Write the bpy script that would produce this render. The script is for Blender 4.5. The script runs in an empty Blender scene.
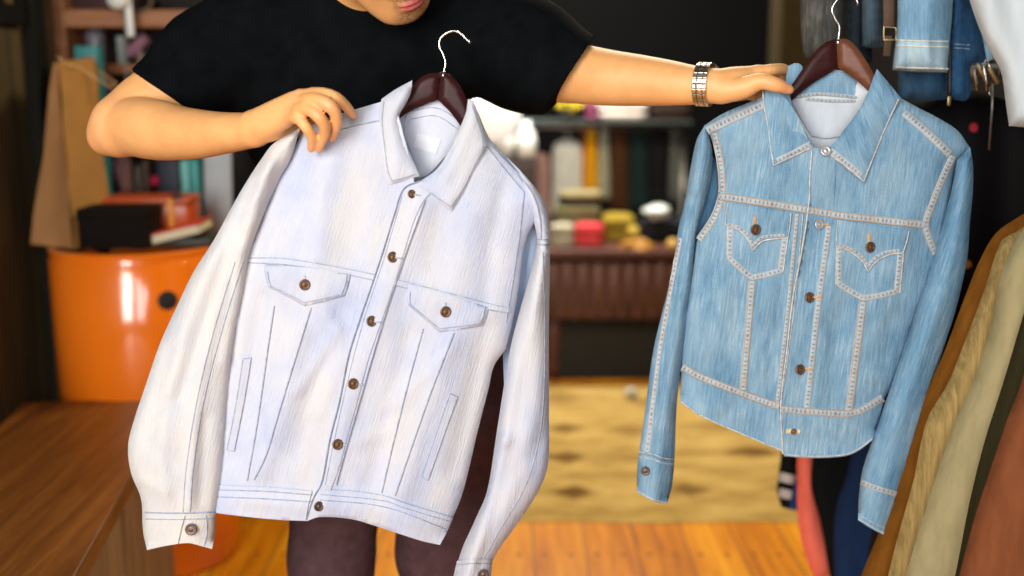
import bpy, bmesh, math, random
import numpy as np
from mathutils import Vector, Matrix
from mathutils.geometry import delaunay_2d_cdt

random.seed(4)
rng = np.random.default_rng(7)
SC = bpy.context.scene
COL = SC.collection

# ------------------------------------------------------------------ camera, world, lights, exposure
PITCH = math.radians(10.8)
FPX = 1098.0
CAM = np.array([0.0, 0.0, 1.3])
cam_data = bpy.data.cameras.new('camera')
cam_data.sensor_width = 36.0
cam_data.lens = FPX / 1024 * 36.0
cam_data.clip_start = 0.05
cam_data.dof.use_dof = True
cam_data.dof.focus_distance = 1.60
cam_data.dof.aperture_fstop = 1.7
cam = bpy.data.objects.new('camera', cam_data)
COL.objects.link(cam)
cam.location = CAM
cam.rotation_euler = (math.pi / 2 - PITCH, 0, 0)
SC.camera = cam

SC.view_settings.view_transform = 'Standard'
SC.view_settings.look = 'None'
SC.view_settings.gamma = 1.0
SC.view_settings.use_curve_mapping = False
SC.view_settings.exposure = 0.0

world = bpy.data.worlds.new('shop_world')
SC.world = world
world.use_nodes = True
world.node_tree.nodes['Background'].inputs[0].default_value = (0.85, 0.92, 1.0, 1)
world.node_tree.nodes['Background'].inputs[1].default_value = 0.045


def area(name, loc, target, size, power, color, spread=180):
    l = bpy.data.lights.new(name, 'AREA')
    l.shape = 'RECTANGLE'
    l.size, l.size_y = size
    l.energy = power
    l.color = color
    l.spread = math.radians(spread)
    o = bpy.data.objects.new(name, l)
    COL.objects.link(o)
    o.location = loc
    d = Vector(target) - Vector(loc)
    o.rotation_euler = d.to_track_quat('-Z', 'Y').to_euler()
    return o


# daylight through the shop window behind the photographer, and unseen ceiling lights added to brighten the rug and rear
area('window_daylight_left', (-1.15, -1.05, 1.75), (-0.1, 1.7, 1.05), (1.0, 2.0), 112, (1.0, 0.965, 0.91))
area('window_daylight_right', (0.25, -1.5, 1.75), (0.1, 1.7, 1.05), (1.1, 2.0), 54, (0.93, 0.97, 1.0))
area('added_ceiling_light_front', (0.55, 3.3, 2.55), (0.35, 3.7, 0.0), (0.7, 0.5), 48, (1.0, 0.88, 0.62))
area('added_ceiling_light_rear', (0.15, 5.0, 2.55), (0.15, 5.4, 0.8), (0.6, 0.4), 98, (1.0, 0.97, 0.92))


# ------------------------------------------------------------------ picture point -> place
def at(px, py, Y):
    """world point on the vertical plane y = Y seen at picture point (px, py); arrays allowed"""
    px = np.asarray(px, float); py = np.asarray(py, float); Y = np.asarray(Y, float)
    a = (px - 512) / FPX
    b = (288 - py) / FPX
    dx = a
    dy = math.cos(PITCH) + b * math.sin(PITCH)
    dz = -math.sin(PITCH) + b * math.cos(PITCH)
    t = Y / dy
    return np.stack([CAM[0] + dx * t, CAM[1] + dy * t, CAM[2] + dz * t], -1)


def V(px, py, Y):
    return Vector(at(px, py, Y))


def atz(px, py, z):
    """world point at height z seen at picture point"""
    p = at(px, py, 1.0) - CAM
    return Vector(CAM + p * ((z - CAM[2]) / p[2]))


# ------------------------------------------------------------------ objects
def thing(name, label, cat, loc=(0, 0, 0), group=None):
    o = bpy.data.objects.new(name, None)
    o.empty_display_size = 0.05
    COL.objects.link(o)
    o.location = loc
    o['label'] = label
    o['category'] = cat
    if group:
        o['group'] = group
    return o


def tag(o, label, cat, group=None, kind=None):
    if label: o['label'] = label
    if cat: o['category'] = cat
    if group: o['group'] = group
    if kind: o['kind'] = kind
    return o


def origin(o):
    """world position of an object built here (no rotation anywhere up the chain)"""
    p = Vector((0, 0, 0))
    while o is not None:
        p += o.location
        o = o.parent
    return p


def mesh_obj(name, verts, faces, mats, parent=None, smooth=True, uvs=None, matidx=None, loc=None, sharp=None):
    """verts in world coordinates; the object is placed under parent (or at loc) without moving"""
    me = bpy.data.meshes.new(name)
    verts = np.asarray(verts, float)
    base = Vector((0, 0, 0))
    if parent is not None:
        base = origin(parent)
    elif loc is None:
        mn = verts.min(0); mx = verts.max(0)
        loc = ((mn[0] + mx[0]) / 2, (mn[1] + mx[1]) / 2, mn[2])
    off = Vector(loc) if (parent is None) else base
    me.from_pydata((verts - np.array(off)).tolist(), [], [list(map(int, f)) for f in faces])
    if not isinstance(mats, (list, tuple)):
        mats = [mats]
    for m in mats:
        me.materials.append(m)
    if matidx is not None:
        me.polygons.foreach_set('material_index', np.asarray(matidx, np.int32))
    if smooth:
        me.polygons.foreach_set('use_smooth', [True] * len(me.polygons))
    if uvs is not None:
        uvl = me.uv_layers.new(name='UVMap')
        li = np.zeros(len(me.loops), np.int32)
        me.loops.foreach_get('vertex_index', li)
        uvl.data.foreach_set('uv', np.asarray(uvs, float)[li].ravel())
    me.update()
    if sharp is not None and smooth:
        try:
            me.set_sharp_from_angle(angle=math.radians(sharp))
        except Exception:
            pass
    o = bpy.data.objects.new(name, me)
    COL.objects.link(o)
    if parent is not None:
        o.parent = parent
    else:
        o.location = loc
    return o


class MB:
    """collects several shapes for ONE mesh"""
    def __init__(self):
        self.v = []; self.f = []; self.uv = []; self.mi = []
        self.n = 0

    def add(self, v, f, mi=0, uv=None):
        v = np.asarray(v, float)
        self.v.append(v)
        self.f += [[i + self.n for i in q] for q in f]
        self.mi += [mi] * len(f)
        self.uv.append(np.zeros((len(v), 2)) if uv is None else np.asarray(uv, float))
        self.n += len(v)
        return self

    def build(self, name, mats, parent=None, smooth=True, loc=None, sharp=None):
        return mesh_obj(name, np.concatenate(self.v), self.f, mats, parent, smooth,
                        np.concatenate(self.uv), self.mi, loc, sharp)

    # ---- shapes
    def box(self, c, s, rz=0.0, bev=0.004, mi=0, rx=0.0, ry=0.0, taper=1.0):
        bm = bmesh.new()
        bmesh.ops.create_cube(bm, size=1.0)
        for v in bm.verts:
            v.co = Vector((v.co.x * s[0] * (taper if v.co.z > 0 else 1), v.co.y * s[1] * (taper if v.co.z > 0 else 1), v.co.z * s[2]))
        if bev > 0:
            bev = min(bev, 0.45 * min(s))
            bmesh.ops.bevel(bm, geom=bm.edges[:], offset=bev, segments=2, profile=0.5, affect='EDGES')
        M = Matrix.Translation(Vector(c)) @ Matrix.Rotation(rz, 4, 'Z') @ Matrix.Rotation(rx, 4, 'X') @ Matrix.Rotation(ry, 4, 'Y')
        bm.transform(M)
        bm.verts.index_update()
        self.add([v.co[:] for v in bm.verts], [[v.index for v in f.verts] for f in bm.faces], mi)
        bm.free()
        return self

    def tube(self, pts, r, n=8, closed=False, mi=0, caps=True):
        pts = [Vector(p) for p in pts]
        m = len(pts)
        rs = r if hasattr(r, '__len__') else [r] * m
        vs = []; uv = []
        up = None
        L = 0
        for i, p in enumerate(pts):
            if closed:
                t = pts[(i + 1) % m] - pts[i - 1]
            else:
                t = pts[min(i + 1, m - 1)] - pts[max(i - 1, 0)]
            t.normalize()
            if up is None:
                up = Vector((0, 0, 1)) if abs(t.z) < 0.9 else Vector((1, 0, 0))
            a = up - t * up.dot(t)
            if a.length < 1e-6:
                a = t.orthogonal()
            a.normalize(); up = a
            b = t.cross(a)
            if i: L += (pts[i] - pts[i - 1]).length
            for k in range(n):
                w = 2 * math.pi * k / n
                vs.append(p + (a * math.cos(w) + b * math.sin(w)) * rs[i]); uv.append((L, k / n))
        fs = []
        for i in range(m if closed else m - 1):
            j = (i + 1) % m
            for k in range(n):
                k2 = (k + 1) % n
                fs.append([i * n + k, i * n + k2, j * n + k2, j * n + k])
        if caps and not closed:
            fs.append(list(range(n))[::-1]); fs.append([(m - 1) * n + k for k in range(n)])
        return self.add([v[:] for v in vs], fs, mi, uv)

    def lathe(self, c, prof, n=32, axis=(0, 0, 1), mi=0, a0=0.0, a1=2 * math.pi):
        """prof: list of (radius, height along axis)"""
        ax = Vector(axis).normalized()
        a = ax.orthogonal().normalized(); b = ax.cross(a)
        if abs(ax.z) > 0.99:
            a = Vector((1, 0, 0)); b = Vector((0, 1, 0)) * (1 if ax.z > 0 else -1)
        full = abs(a1 - a0 - 2 * math.pi) < 1e-6
        cols = n if full else n + 1
        vs = []
        for (r, h) in prof:
            for k in range(cols):
                w = a0 + (a1 - a0) * k / n
                vs.append((Vector(c) + ax * h + (a * math.cos(w) + b * math.sin(w)) * max(r, 1e-5))[:])
        fs = []
        for i in range(len(prof) - 1):
            for k in range(n):
                k2 = (k + 1) % cols
                fs.append([i * cols + k, i * cols + k2, (i + 1) * cols + k2, (i + 1) * cols + k])
        return self.add(vs, fs, mi)

    def blob(self, c, r, rot=None, seg=20, rings=12, noise=0.0, seed=0, power=1.0):
        vs = []; fs = []
        rr = random.Random(seed)
        ph = [rr.uniform(0, 6.28) for _ in range(6)]
        for i in range(rings + 1):
            th = math.pi * i / rings
            for k in range(seg):
                w = 2 * math.pi * k / seg
                d = [math.sin(th) * math.cos(w), math.sin(th) * math.sin(w), math.cos(th)]
                if power != 1.0:
                    d = [math.copysign(abs(x) ** power, x) for x in d]
                q = 1 + noise * (math.sin(3 * w + ph[0] + 2 * th) + math.sin(5 * th + ph[1] + w) + math.sin(4 * w - 3 * th + ph[2])) / 3
                p = Vector((d[0] * r[0] * q, d[1] * r[1] * q, d[2] * r[2] * q))
                if rot is not None: p = rot @ p
                vs.append((p + Vector(c))[:])
        for i in range(rings):
            for k in range(seg):
                k2 = (k + 1) % seg
                fs.append([i * seg + k, (i + 1) * seg + k, (i + 1) * seg + k2, i * seg + k2])
        return self.add(vs, fs)


# ------------------------------------------------------------------ materials
MATS = {}


def newmat(name):
    m = bpy.data.materials.new(name)
    m.use_nodes = True
    nt = m.node_tree
    return m, nt, nt.nodes['Principled BSDF']


def nd(nt, typ, **kw):
    n = nt.nodes.new(typ)
    for k, v in kw.items():
        if k.startswith('i_'):
            key = k[2:]
            n.inputs[int(key) if key.isdigit() else key].default_value = v
        else:
            setattr(n, k, v)
    return n


def ramp(nt, src, stops):
    r = nt.nodes.new('ShaderNodeValToRGB')
    els = r.color_ramp.elements
    while len(els) < len(stops): els.new(0.5)
    for e, (p, c) in zip(els, stops):
        e.position = p
        e.color = (c[0], c[1], c[2], 1) if hasattr(c, '__len__') else (c, c, c, 1)
    nt.links.new(src, r.inputs[0])
    return r


def mixc(nt, fac, a, b, blend='MIX'):
    n = nt.nodes.new('ShaderNodeMix')
    n.data_type = 'RGBA'; n.blend_type = blend
    for sock, val in ((n.inputs[0], fac), (n.inputs[6], a), (n.inputs[7], b)):
        if hasattr(val, 'is_linked'):
            nt.links.new(val, sock)
        else:
            sock.default_value = val if not hasattr(val, '__len__') else (val[0], val[1], val[2], 1)
    return n.outputs[2]


def mth(nt, op, a, b=None):
    n = nt.nodes.new('ShaderNodeMath'); n.operation = op
    for i, val in enumerate((a, b)):
        if val is None: continue
        if hasattr(val, 'is_linked'): nt.links.new(val, n.inputs[i])
        else: n.inputs[i].default_value = val
    return n.outputs[0]


def coords(nt, kind='Object', scale=(1, 1, 1), rot=(0, 0, 0), loc=(0, 0, 0)):
    tc = nt.nodes.new('ShaderNodeTexCoord')
    mp = nt.nodes.new('ShaderNodeMapping')
    mp.inputs['Scale'].default_value = scale
    mp.inputs['Rotation'].default_value = rot
    mp.inputs['Location'].default_value = loc
    nt.links.new(tc.outputs[kind], mp.inputs[0])
    return mp.outputs[0]


def noise(nt, vec, scale, detail=3, rough=0.55, dist=0.0):
    n = nt.nodes.new('ShaderNodeTexNoise')
    n.inputs['Scale'].default_value = scale
    n.inputs['Detail'].default_value = detail
    n.inputs['Roughness'].default_value = rough
    n.inputs['Distortion'].default_value = dist
    nt.links.new(vec, n.inputs['Vector'])
    return n.outputs[0]


def bump(nt, bsdf, h, strength=0.3, dist=0.002):
    b = nt.nodes.new('ShaderNodeBump')
    b.inputs['Strength'].default_value = strength
    b.inputs['Distance'].default_value = dist
    nt.links.new(h, b.inputs['Height'])
    nt.links.new(b.outputs[0], bsdf.inputs['Normal'])


def plain(name, col, rough=0.6, var=0.12, scale=25, metal=0.0, bmp=0.0, spec=0.5, sheen=0.0, coat=0.0):
    """one colour with a little procedural variation"""
    if name in MATS: return MATS[name]
    m, nt, b = newmat(name)
    v = coords(nt)
    n = noise(nt, v, scale, 4)
    lo = [c * (1 - var) for c in col]; hi = [min(1, c * (1 + var)) for c in col]
    r = ramp(nt, n, [(0.3, lo), (0.7, hi)])
    nt.links.new(r.outputs[0], b.inputs['Base Color'])
    b.inputs['Roughness'].default_value = rough
    b.inputs['Metallic'].default_value = metal
    b.inputs['Specular IOR Level'].default_value = spec
    b.inputs['Sheen Weight'].default_value = sheen
    b.inputs['Coat Weight'].default_value = coat
    if bmp: bump(nt, b, n, bmp, 0.004)
    MATS[name] = m
    return m


def cloth(name, col, var=0.15, rough=0.9, streak=(1, 1, 0.25), scale=60, bmp=0.25, sheen=0.0):
    """woven cloth: soft mottling plus a fine weave in the normal"""
    if name in MATS: return MATS[name]
    m, nt, b = newmat(name)
    n = noise(nt, coords(nt, scale=streak), scale, 4)
    lo = [c * (1 - var) for c in col]; hi = [min(1, c * (1 + var)) for c in col]
    r = ramp(nt, n, [(0.3, lo), (0.7, hi)])
    nt.links.new(r.outputs[0], b.inputs['Base Color'])
    b.inputs['Roughness'].default_value = rough
    b.inputs['Specular IOR Level'].default_value = 0.04
    b.inputs['Sheen Weight'].default_value = sheen
    w = noise(nt, coords(nt), 900, 1)
    bump(nt, b, w, bmp, 0.001)
    MATS[name] = m
    return m


def denim(name, dark, mid, light, streak_amt=1.0, bmp=0.35, lo=0.3, hi=0.72, wear=None):
    """denim: warp streaks along v of the UV, slow wash mottling, twill in the normal"""
    m, nt, b = newmat(name)
    vs = coords(nt, 'UV', scale=(420, 26, 1))
    s = noise(nt, vs, 1.0, 4, 0.6)
    wash = noise(nt, coords(nt, 'UV', scale=(1, 0.6, 1)), 16, 4, 0.6)
    fine = noise(nt, coords(nt, 'UV', scale=(1, 1, 1)), 520, 2)
    f = mth(nt, 'ADD', mth(nt, 'MULTIPLY', s, 0.46 * streak_amt), mth(nt, 'MULTIPLY', wash, 1 - 0.62 * streak_amt))
    f = mth(nt, 'ADD', f, mth(nt, 'MULTIPLY', fine, 0.16 * streak_amt))
    r = ramp(nt, f, [(lo, dark), ((lo + hi) / 2, mid), (hi, light)])
    c = r.outputs[0]
    if wear is not None:          # washed-out patches with a colour of their own
        wn = noise(nt, coords(nt, 'UV', scale=(1, 0.35, 1), loc=(3, 1, 0)), wear[1], 3, 0.6)
        c = mixc(nt, ramp(nt, wn, [(0.44, 0.0), (0.62, wear[2])]).outputs[0], c, wear[0])
    nt.links.new(c, b.inputs['Base Color'])
    b.inputs['Roughness'].default_value = 0.92
    b.inputs['Specular IOR Level'].default_value = 0.12
    b.inputs['Sheen Weight'].default_value = 0.0
    tw = nt.nodes.new('ShaderNodeTexWave')
    tw.inputs['Scale'].default_value = 260
    tw.inputs['Distortion'].default_value = 1.0
    nt.links.new(coords(nt, 'UV', rot=(0, 0, 0.9)), tw.inputs[0])
    h = mth(nt, 'ADD', mth(nt, 'MULTIPLY', tw.outputs[1], 0.25), mth(nt, 'ADD', s, wash))
    bump(nt, b, h, bmp, 0.0016)
    return m


def seam_mat(name, pale, dark, period=1.0):
    """felled seam: pale worn ridge with regular dark puckers between the rows; u in picture units along, v across"""
    m, nt, b = newmat(name)
    tc = nt.nodes.new('ShaderNodeTexCoord')
    sp = nt.nodes.new('ShaderNodeSeparateXYZ')
    nt.links.new(tc.outputs['UV'], sp.inputs[0])
    u, v = sp.outputs[0], sp.outputs[1]
    n1 = noise(nt, coords(nt, 'UV', scale=(0.35, 1, 1)), 1.0, 2)
    uu = mth(nt, 'ADD', mth(nt, 'MULTIPLY', u, 2 * math.pi / period), mth(nt, 'MULTIPLY', n1, 7.0))
    sw = mth(nt, 'MULTIPLY', mth(nt, 'ADD', mth(nt, 'SINE', uu), 0.1), 1.3)
    across = mth(nt, 'SUBTRACT', 1.0, mth(nt, 'MULTIPLY', mth(nt, 'ABSOLUTE', mth(nt, 'SUBTRACT', v, 0.5)), 3.3))
    fac = nt.nodes.new('ShaderNodeClamp')
    nt.links.new(mth(nt, 'MULTIPLY', mth(nt, 'MAXIMUM', sw, 0.0), mth(nt, 'MAXIMUM', across, 0.0)), fac.inputs[0])
    c = mixc(nt, fac.outputs[0], pale, dark)
    n2 = noise(nt, coords(nt, 'UV', scale=(0.12, 0.8, 1)), 1.0, 3)
    n2 = ramp(nt, n2, [(0.4, 0.0), (0.75, 0.55)])
    c = mixc(nt, n2.outputs[0], c, (0.36, 0.29, 0.22))
    nt.links.new(c, b.inputs['Base Color'])
    b.inputs['Roughness'].default_value = 0.9
    b.inputs['Specular IOR Level'].default_value = 0.1
    return m


def wood(name, c1, c2, c3, rough=0.45, scale=(1, 1, 1), ring=9, axis=0, coat=0.0, bmp=0.15, spec=0.5):
    """grain along local x of the mapping"""
    m, nt, b = newmat(name)
    k = [10, 10, 10]; k[axis] = 0.9
    v = coords(nt, 'Object', scale=[a_ * b_ for a_, b_ in zip(scale, k)])
    n = noise(nt, v, ring * 0.35, 5, 0.6, 0.6)
    n2 = noise(nt, v, ring * 3, 3, 0.6)
    f = mth(nt, 'ADD', mth(nt, 'MULTIPLY', n, 0.75), mth(nt, 'MULTIPLY', n2, 0.25))
    r = ramp(nt, f, [(0.3, c1), (0.5, c2), (0.7, c3)])
    nt.links.new(r.outputs[0], b.inputs['Base Color'])
    b.inputs['Roughness'].default_value = rough
    b.inputs['Coat Weight'].default_value = coat
    b.inputs['Specular IOR Level'].default_value = spec
    bump(nt, b, f, bmp, 0.002)
    return m


# ------------------------------------------------------------------ outlines
def curve(pts, closed=True, step=3.0):
    """dense outline through pts (Catmull-Rom); a third entry marks a corner"""
    n = len(pts)
    P = [np.array(p[:2], float) for p in pts]
    K = [len(p) > 2 for p in pts]
    out = []
    for i in range(n if closed else n - 1):
        a, b = P[i], P[(i + 1) % n]
        pa = P[i - 1] if (closed or i > 0) else a
        pb = P[(i + 2) % n] if (closed or i + 2 < n) else b
        if K[i]: pa = a - (b - a)
        if K[(i + 1) % n]: pb = b + (b - a)
        L = np.linalg.norm(b - a)
        m = max(1, int(round(L / step)))
        # centripetal-ish damping: scale tangents to segment length
        ta = (b - pa); ta = ta / (np.linalg.norm(ta) + 1e-9) * L
        tb = (pb - a); tb = tb / (np.linalg.norm(tb) + 1e-9) * L
        for k in range(m):
            t = k / m
            h1 = 2 * t**3 - 3 * t**2 + 1; h2 = t**3 - 2 * t**2 + t
            h3 = -2 * t**3 + 3 * t**2; h4 = t**3 - t**2
            out.append(h1 * a + h2 * ta + h3 * b + h4 * tb)
    if not closed: out.append(P[-1])
    return np.array(out)


def segdist(X, A, B):
    """distance from points X (n,2) to the nearest of the segments A->B"""
    d = np.full(len(X), 1e9)
    for s in range(0, len(A), 64):
        a = A[s:s + 64][None]; ab = B[s:s + 64][None] - a
        ap = X[:, None] - a
        t = np.clip((ap * ab).sum(-1) / ((ab**2).sum(-1) + 1e-9), 0, 1)
        q = np.sqrt(((ap - t[..., None] * ab)**2).sum(-1)).min(1)
        d = np.minimum(d, q)
    return d


def inside(X, poly):
    x, y = X[:, 0], X[:, 1]
    c = np.zeros(len(X), bool)
    for i in range(len(poly)):
        x1, y1 = poly[i - 1]; x2, y2 = poly[i]
        hit = ((y1 > y) != (y2 > y))
        with np.errstate(divide='ignore', invalid='ignore'):
            xx = (x2 - x1) * (y - y1) / (y2 - y1) + x1
        c ^= hit & (x < xx)
    return c


def triangulate(poly, sp):
    mn = poly.min(0); mx = poly.max(0)
    gx = np.arange(mn[0], mx[0], sp); gy = np.arange(mn[1], mx[1], sp * 0.87)
    G = []
    for j, yy in enumerate(gy):
        for xx in gx:
            G.append((xx + (sp / 2 if j % 2 else 0), yy))
    G = np.array(G) if G else np.zeros((0, 2))
    if len(G):
        G = G[inside(G, poly)]
    if len(G):
        G = G[segdist(G, poly, np.roll(poly, -1, 0)) > sp * 0.45]
    pts = [Vector(p) for p in np.concatenate([poly, G])]
    res = delaunay_2d_cdt(pts, [], [list(range(len(poly)))], 1, 1e-5)
    v = np.array([p[:] for p in res[0]]); f = [list(t) for t in res[2]]
    ff = []
    for t in f:
        a, b, c = v[t[0]], v[t[1]], v[t[2]]
        if (b[0] - a[0]) * (c[1] - a[1]) - (b[1] - a[1]) * (c[0] - a[0]) > 0: t = t[::-1]
        ff.append(t)
    return v, ff


class Panel:
    """a cloth piece: outline on an upright plane at distance Y, filled out towards front and back"""
    def __init__(s, pts, Y, D=0.03, R=45, back=0.02, open_edges=(), folds=(), tilt=(0, 0), c0=(0, 0), wob=0.0012,
                 ang=0.0, step=3.0, sp=5.0, wl=28, seed=1, smooth_pts=True, fk=1.0):
        s.fk = fk
        s.poly = curve(pts, True, step) if smooth_pts else np.array([p[:2] for p in pts], float)
        s.Y = Y; s.D = D; s.R = R; s.back = back; s.folds = folds; s.tilt = tilt; s.c0 = c0
        s.wob = wob; s.ang = ang; s.sp = sp; s.wl = wl
        A = s.poly; B = np.roll(A, -1, 0)
        keep = np.ones(len(A), bool)
        M = (A + B) / 2
        for (x0, y0, x1, y1, r) in open_edges:      # edges near this segment stay open (hems, necks)
            d = segdist(M, np.array([[x0, y0]], float), np.array([[x1, y1]], float))
            keep &= d > r
        s.A = A[keep]; s.B = B[keep]
        q = np.random.default_rng(seed)
        s.waves = [(q.normal(0, 1, 2), q.uniform(0, 6.28), q.uniform(0.6, 1.5)) for _ in range(9)]

    def prof(s, X):
        if len(s.A) == 0: return np.ones(len(X))
        d = segdist(X, s.A, s.B)
        t = np.clip(d / s.R, 0, 1)
        return np.sqrt(np.clip(1 - (1 - t)**2, 0, 1))

    def depth(s, X, front=True):
        X = np.asarray(X, float).reshape(-1, 2)
        p = s.prof(X)
        F = s.D * p
        ca, sa = math.cos(s.ang), math.sin(s.ang)
        U = np.stack([X[:, 0] * ca + X[:, 1] * sa, -X[:, 0] * sa + X[:, 1] * ca], -1)
        w = np.zeros(len(X))
        for (d, ph, fr) in s.waves:
            w += np.sin((U[:, 0] * d[0] + U[:, 1] * d[1] * 0.35) * fr * 1.6 / s.wl + ph)
        F = F + s.wob * w / 3 * np.clip(p * 1.2, 0, 1)
        for fo in s.folds:
            line, amp, wid = fo[0], fo[1], fo[2]
            L = np.array(line, float)
            if len(L) > 2: L = curve([tuple(l) for l in line], False, 6)
            d = segdist(X, L[:-1], L[1:])
            e = np.ones(len(X))
            e0 = np.linalg.norm(X - L[0], axis=1)
            F = F + s.fk * amp * np.exp(-(d / wid)**2) * np.clip(p * 1.5, 0, 1)
        return F

    def base(s, X):
        return s.Y - s.tilt[0] * (X[:, 0] - s.c0[0]) - s.tilt[1] * (X[:, 1] - s.c0[1])

    def surf(s, X, lift=0.0):
        X = np.asarray(X, float).reshape(-1, 2)
        return at(X[:, 0], X[:, 1], s.base(X) - s.depth(X) - lift)

    def uv(s, X):
        ca, sa = math.cos(s.ang), math.sin(s.ang)
        return np.stack([(X[:, 0] * ca + X[:, 1] * sa) / 700, (-X[:, 0] * sa + X[:, 1] * ca) / 700], -1)

    def build(s, name, mats, parent=None, back_poly=None, both=True, bsp=None):
        mb = MB()
        v, f = triangulate(s.poly, s.sp)
        mb.add(s.surf(v), f, 0, s.uv(v))
        if both:
            bp = s.poly if back_poly is None else curve(back_poly, True, 4)
            v2, f2 = triangulate(bp, bsp or s.sp * 1.6)
            Bk = s.back * s.prof(v2)
            mb.add(at(v2[:, 0], v2[:, 1], s.base(v2) + Bk), [t[::-1] for t in f2], 1 if isinstance(mats, (list, tuple)) and len(mats) > 1 else 0, s.uv(v2))
        return mb.build(name, mats, parent)


def ribbon(mb, panel, line, width, lift=0.0012, closed=False, step=2.0, mi=0, smooth_line=True, edge=0.0002):
    """raised band following a line on a panel; u along in picture units, v across"""
    L = curve([tuple(p) for p in line], closed, step) if smooth_line else np.array(line, float)
    T = np.gradient(L, axis=0)
    T /= np.linalg.norm(T, axis=1)[:, None] + 1e-9
    Nn = np.stack([-T[:, 1], T[:, 0]], -1)
    s = np.concatenate([[0], np.cumsum(np.linalg.norm(np.diff(L, axis=0), axis=1))])
    offs = [-0.5, -0.36, 0.0, 0.36, 0.5]
    lf = [edge, lift, lift * 1.15, lift, edge]
    vs = []; uv = []
    for o, l in zip(offs, lf):
        X = L + Nn * o * width
        vs.append(panel.surf(X, l)); uv.append(np.stack([s, np.full(len(s), o + 0.5)], -1))
    n = len(L)
    fs = []
    for k in range(4):
        for i in range(n - 1):
            fs.append([k * n + i, k * n + i + 1, (k + 1) * n + i + 1, (k + 1) * n + i])
    mb.add(np.concatenate(vs), fs, mi, np.concatenate(uv))
    return L


def patch(panel, pts, name, mat, parent, lift=0.002, sp=4.0, folds=(), step=2.5, puff=0.0, R=10):
    """a second layer of cloth lying on a panel (flap, pocket, band) with turned-down edges"""
    poly = curve(pts, True, step)
    v, f = triangulate(poly, sp)
    d = segdist(v, poly, np.roll(poly, -1, 0))
    e = np.clip(d / R, 0, 1)
    ll = lift + puff * np.sqrt(np.clip(1 - (1 - e)**2, 0, 1))
    for (line, amp, wid) in folds:
        L = np.array(line, float)
        ll = ll + amp * np.exp(-(segdist(v, L[:-1], L[1:]) / wid)**2)
    ll = ll + 0.00035 * (np.sin(v[:, 0] * 0.55 + v[:, 1] * 0.21) + np.sin(v[:, 1] * 0.47 - v[:, 0] * 0.3 + 1.7)) * np.clip(e * 2, 0, 1)
    b = panel.base(v) - panel.depth(v)
    mb = MB()
    n = len(v)
    m = len(poly)
    idx = [int(np.argmin(((v - p)**2).sum(1))) for p in poly]
    top = at(v[:, 0], v[:, 1], b - ll)
    rim = at(poly[:, 0], poly[:, 1], panel.base(poly) - panel.depth(poly) + 0.0015)
    fs = list(f) + [[idx[i], idx[(i + 1) % m], n + (i + 1) % m, n + i] for i in range(m)]
    uv = np.concatenate([panel.uv(v), panel.uv(poly)])
    return mesh_obj(name, np.concatenate([top, rim]), fs, mat, parent, True, uv, sharp=60)


def button(panel, x, y, r, name, mat, parent, lift=0.002, tilt=(0, 0), shank=0.002):
    c = Vector(panel.surf([(x, y)], lift)[0])
    ax = Vector((tilt[0], -1, tilt[1]))
    pr = [(0, 0), (r * 0.55, 0), (r * 0.55, shank), (r * 0.95, shank), (r, shank + r * 0.14), (r * 0.96, shank + r * 0.28), (r * 0.8, shank + r * 0.34),
          (r * 0.66, shank + r * 0.24), (r * 0.4, shank + r * 0.22), (r * 0.22, shank + r * 0.34), (0, shank + r * 0.36)]
    mb = MB().lathe(c, pr, 18, ax)
    return mb.build(name, mat, parent)

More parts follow.
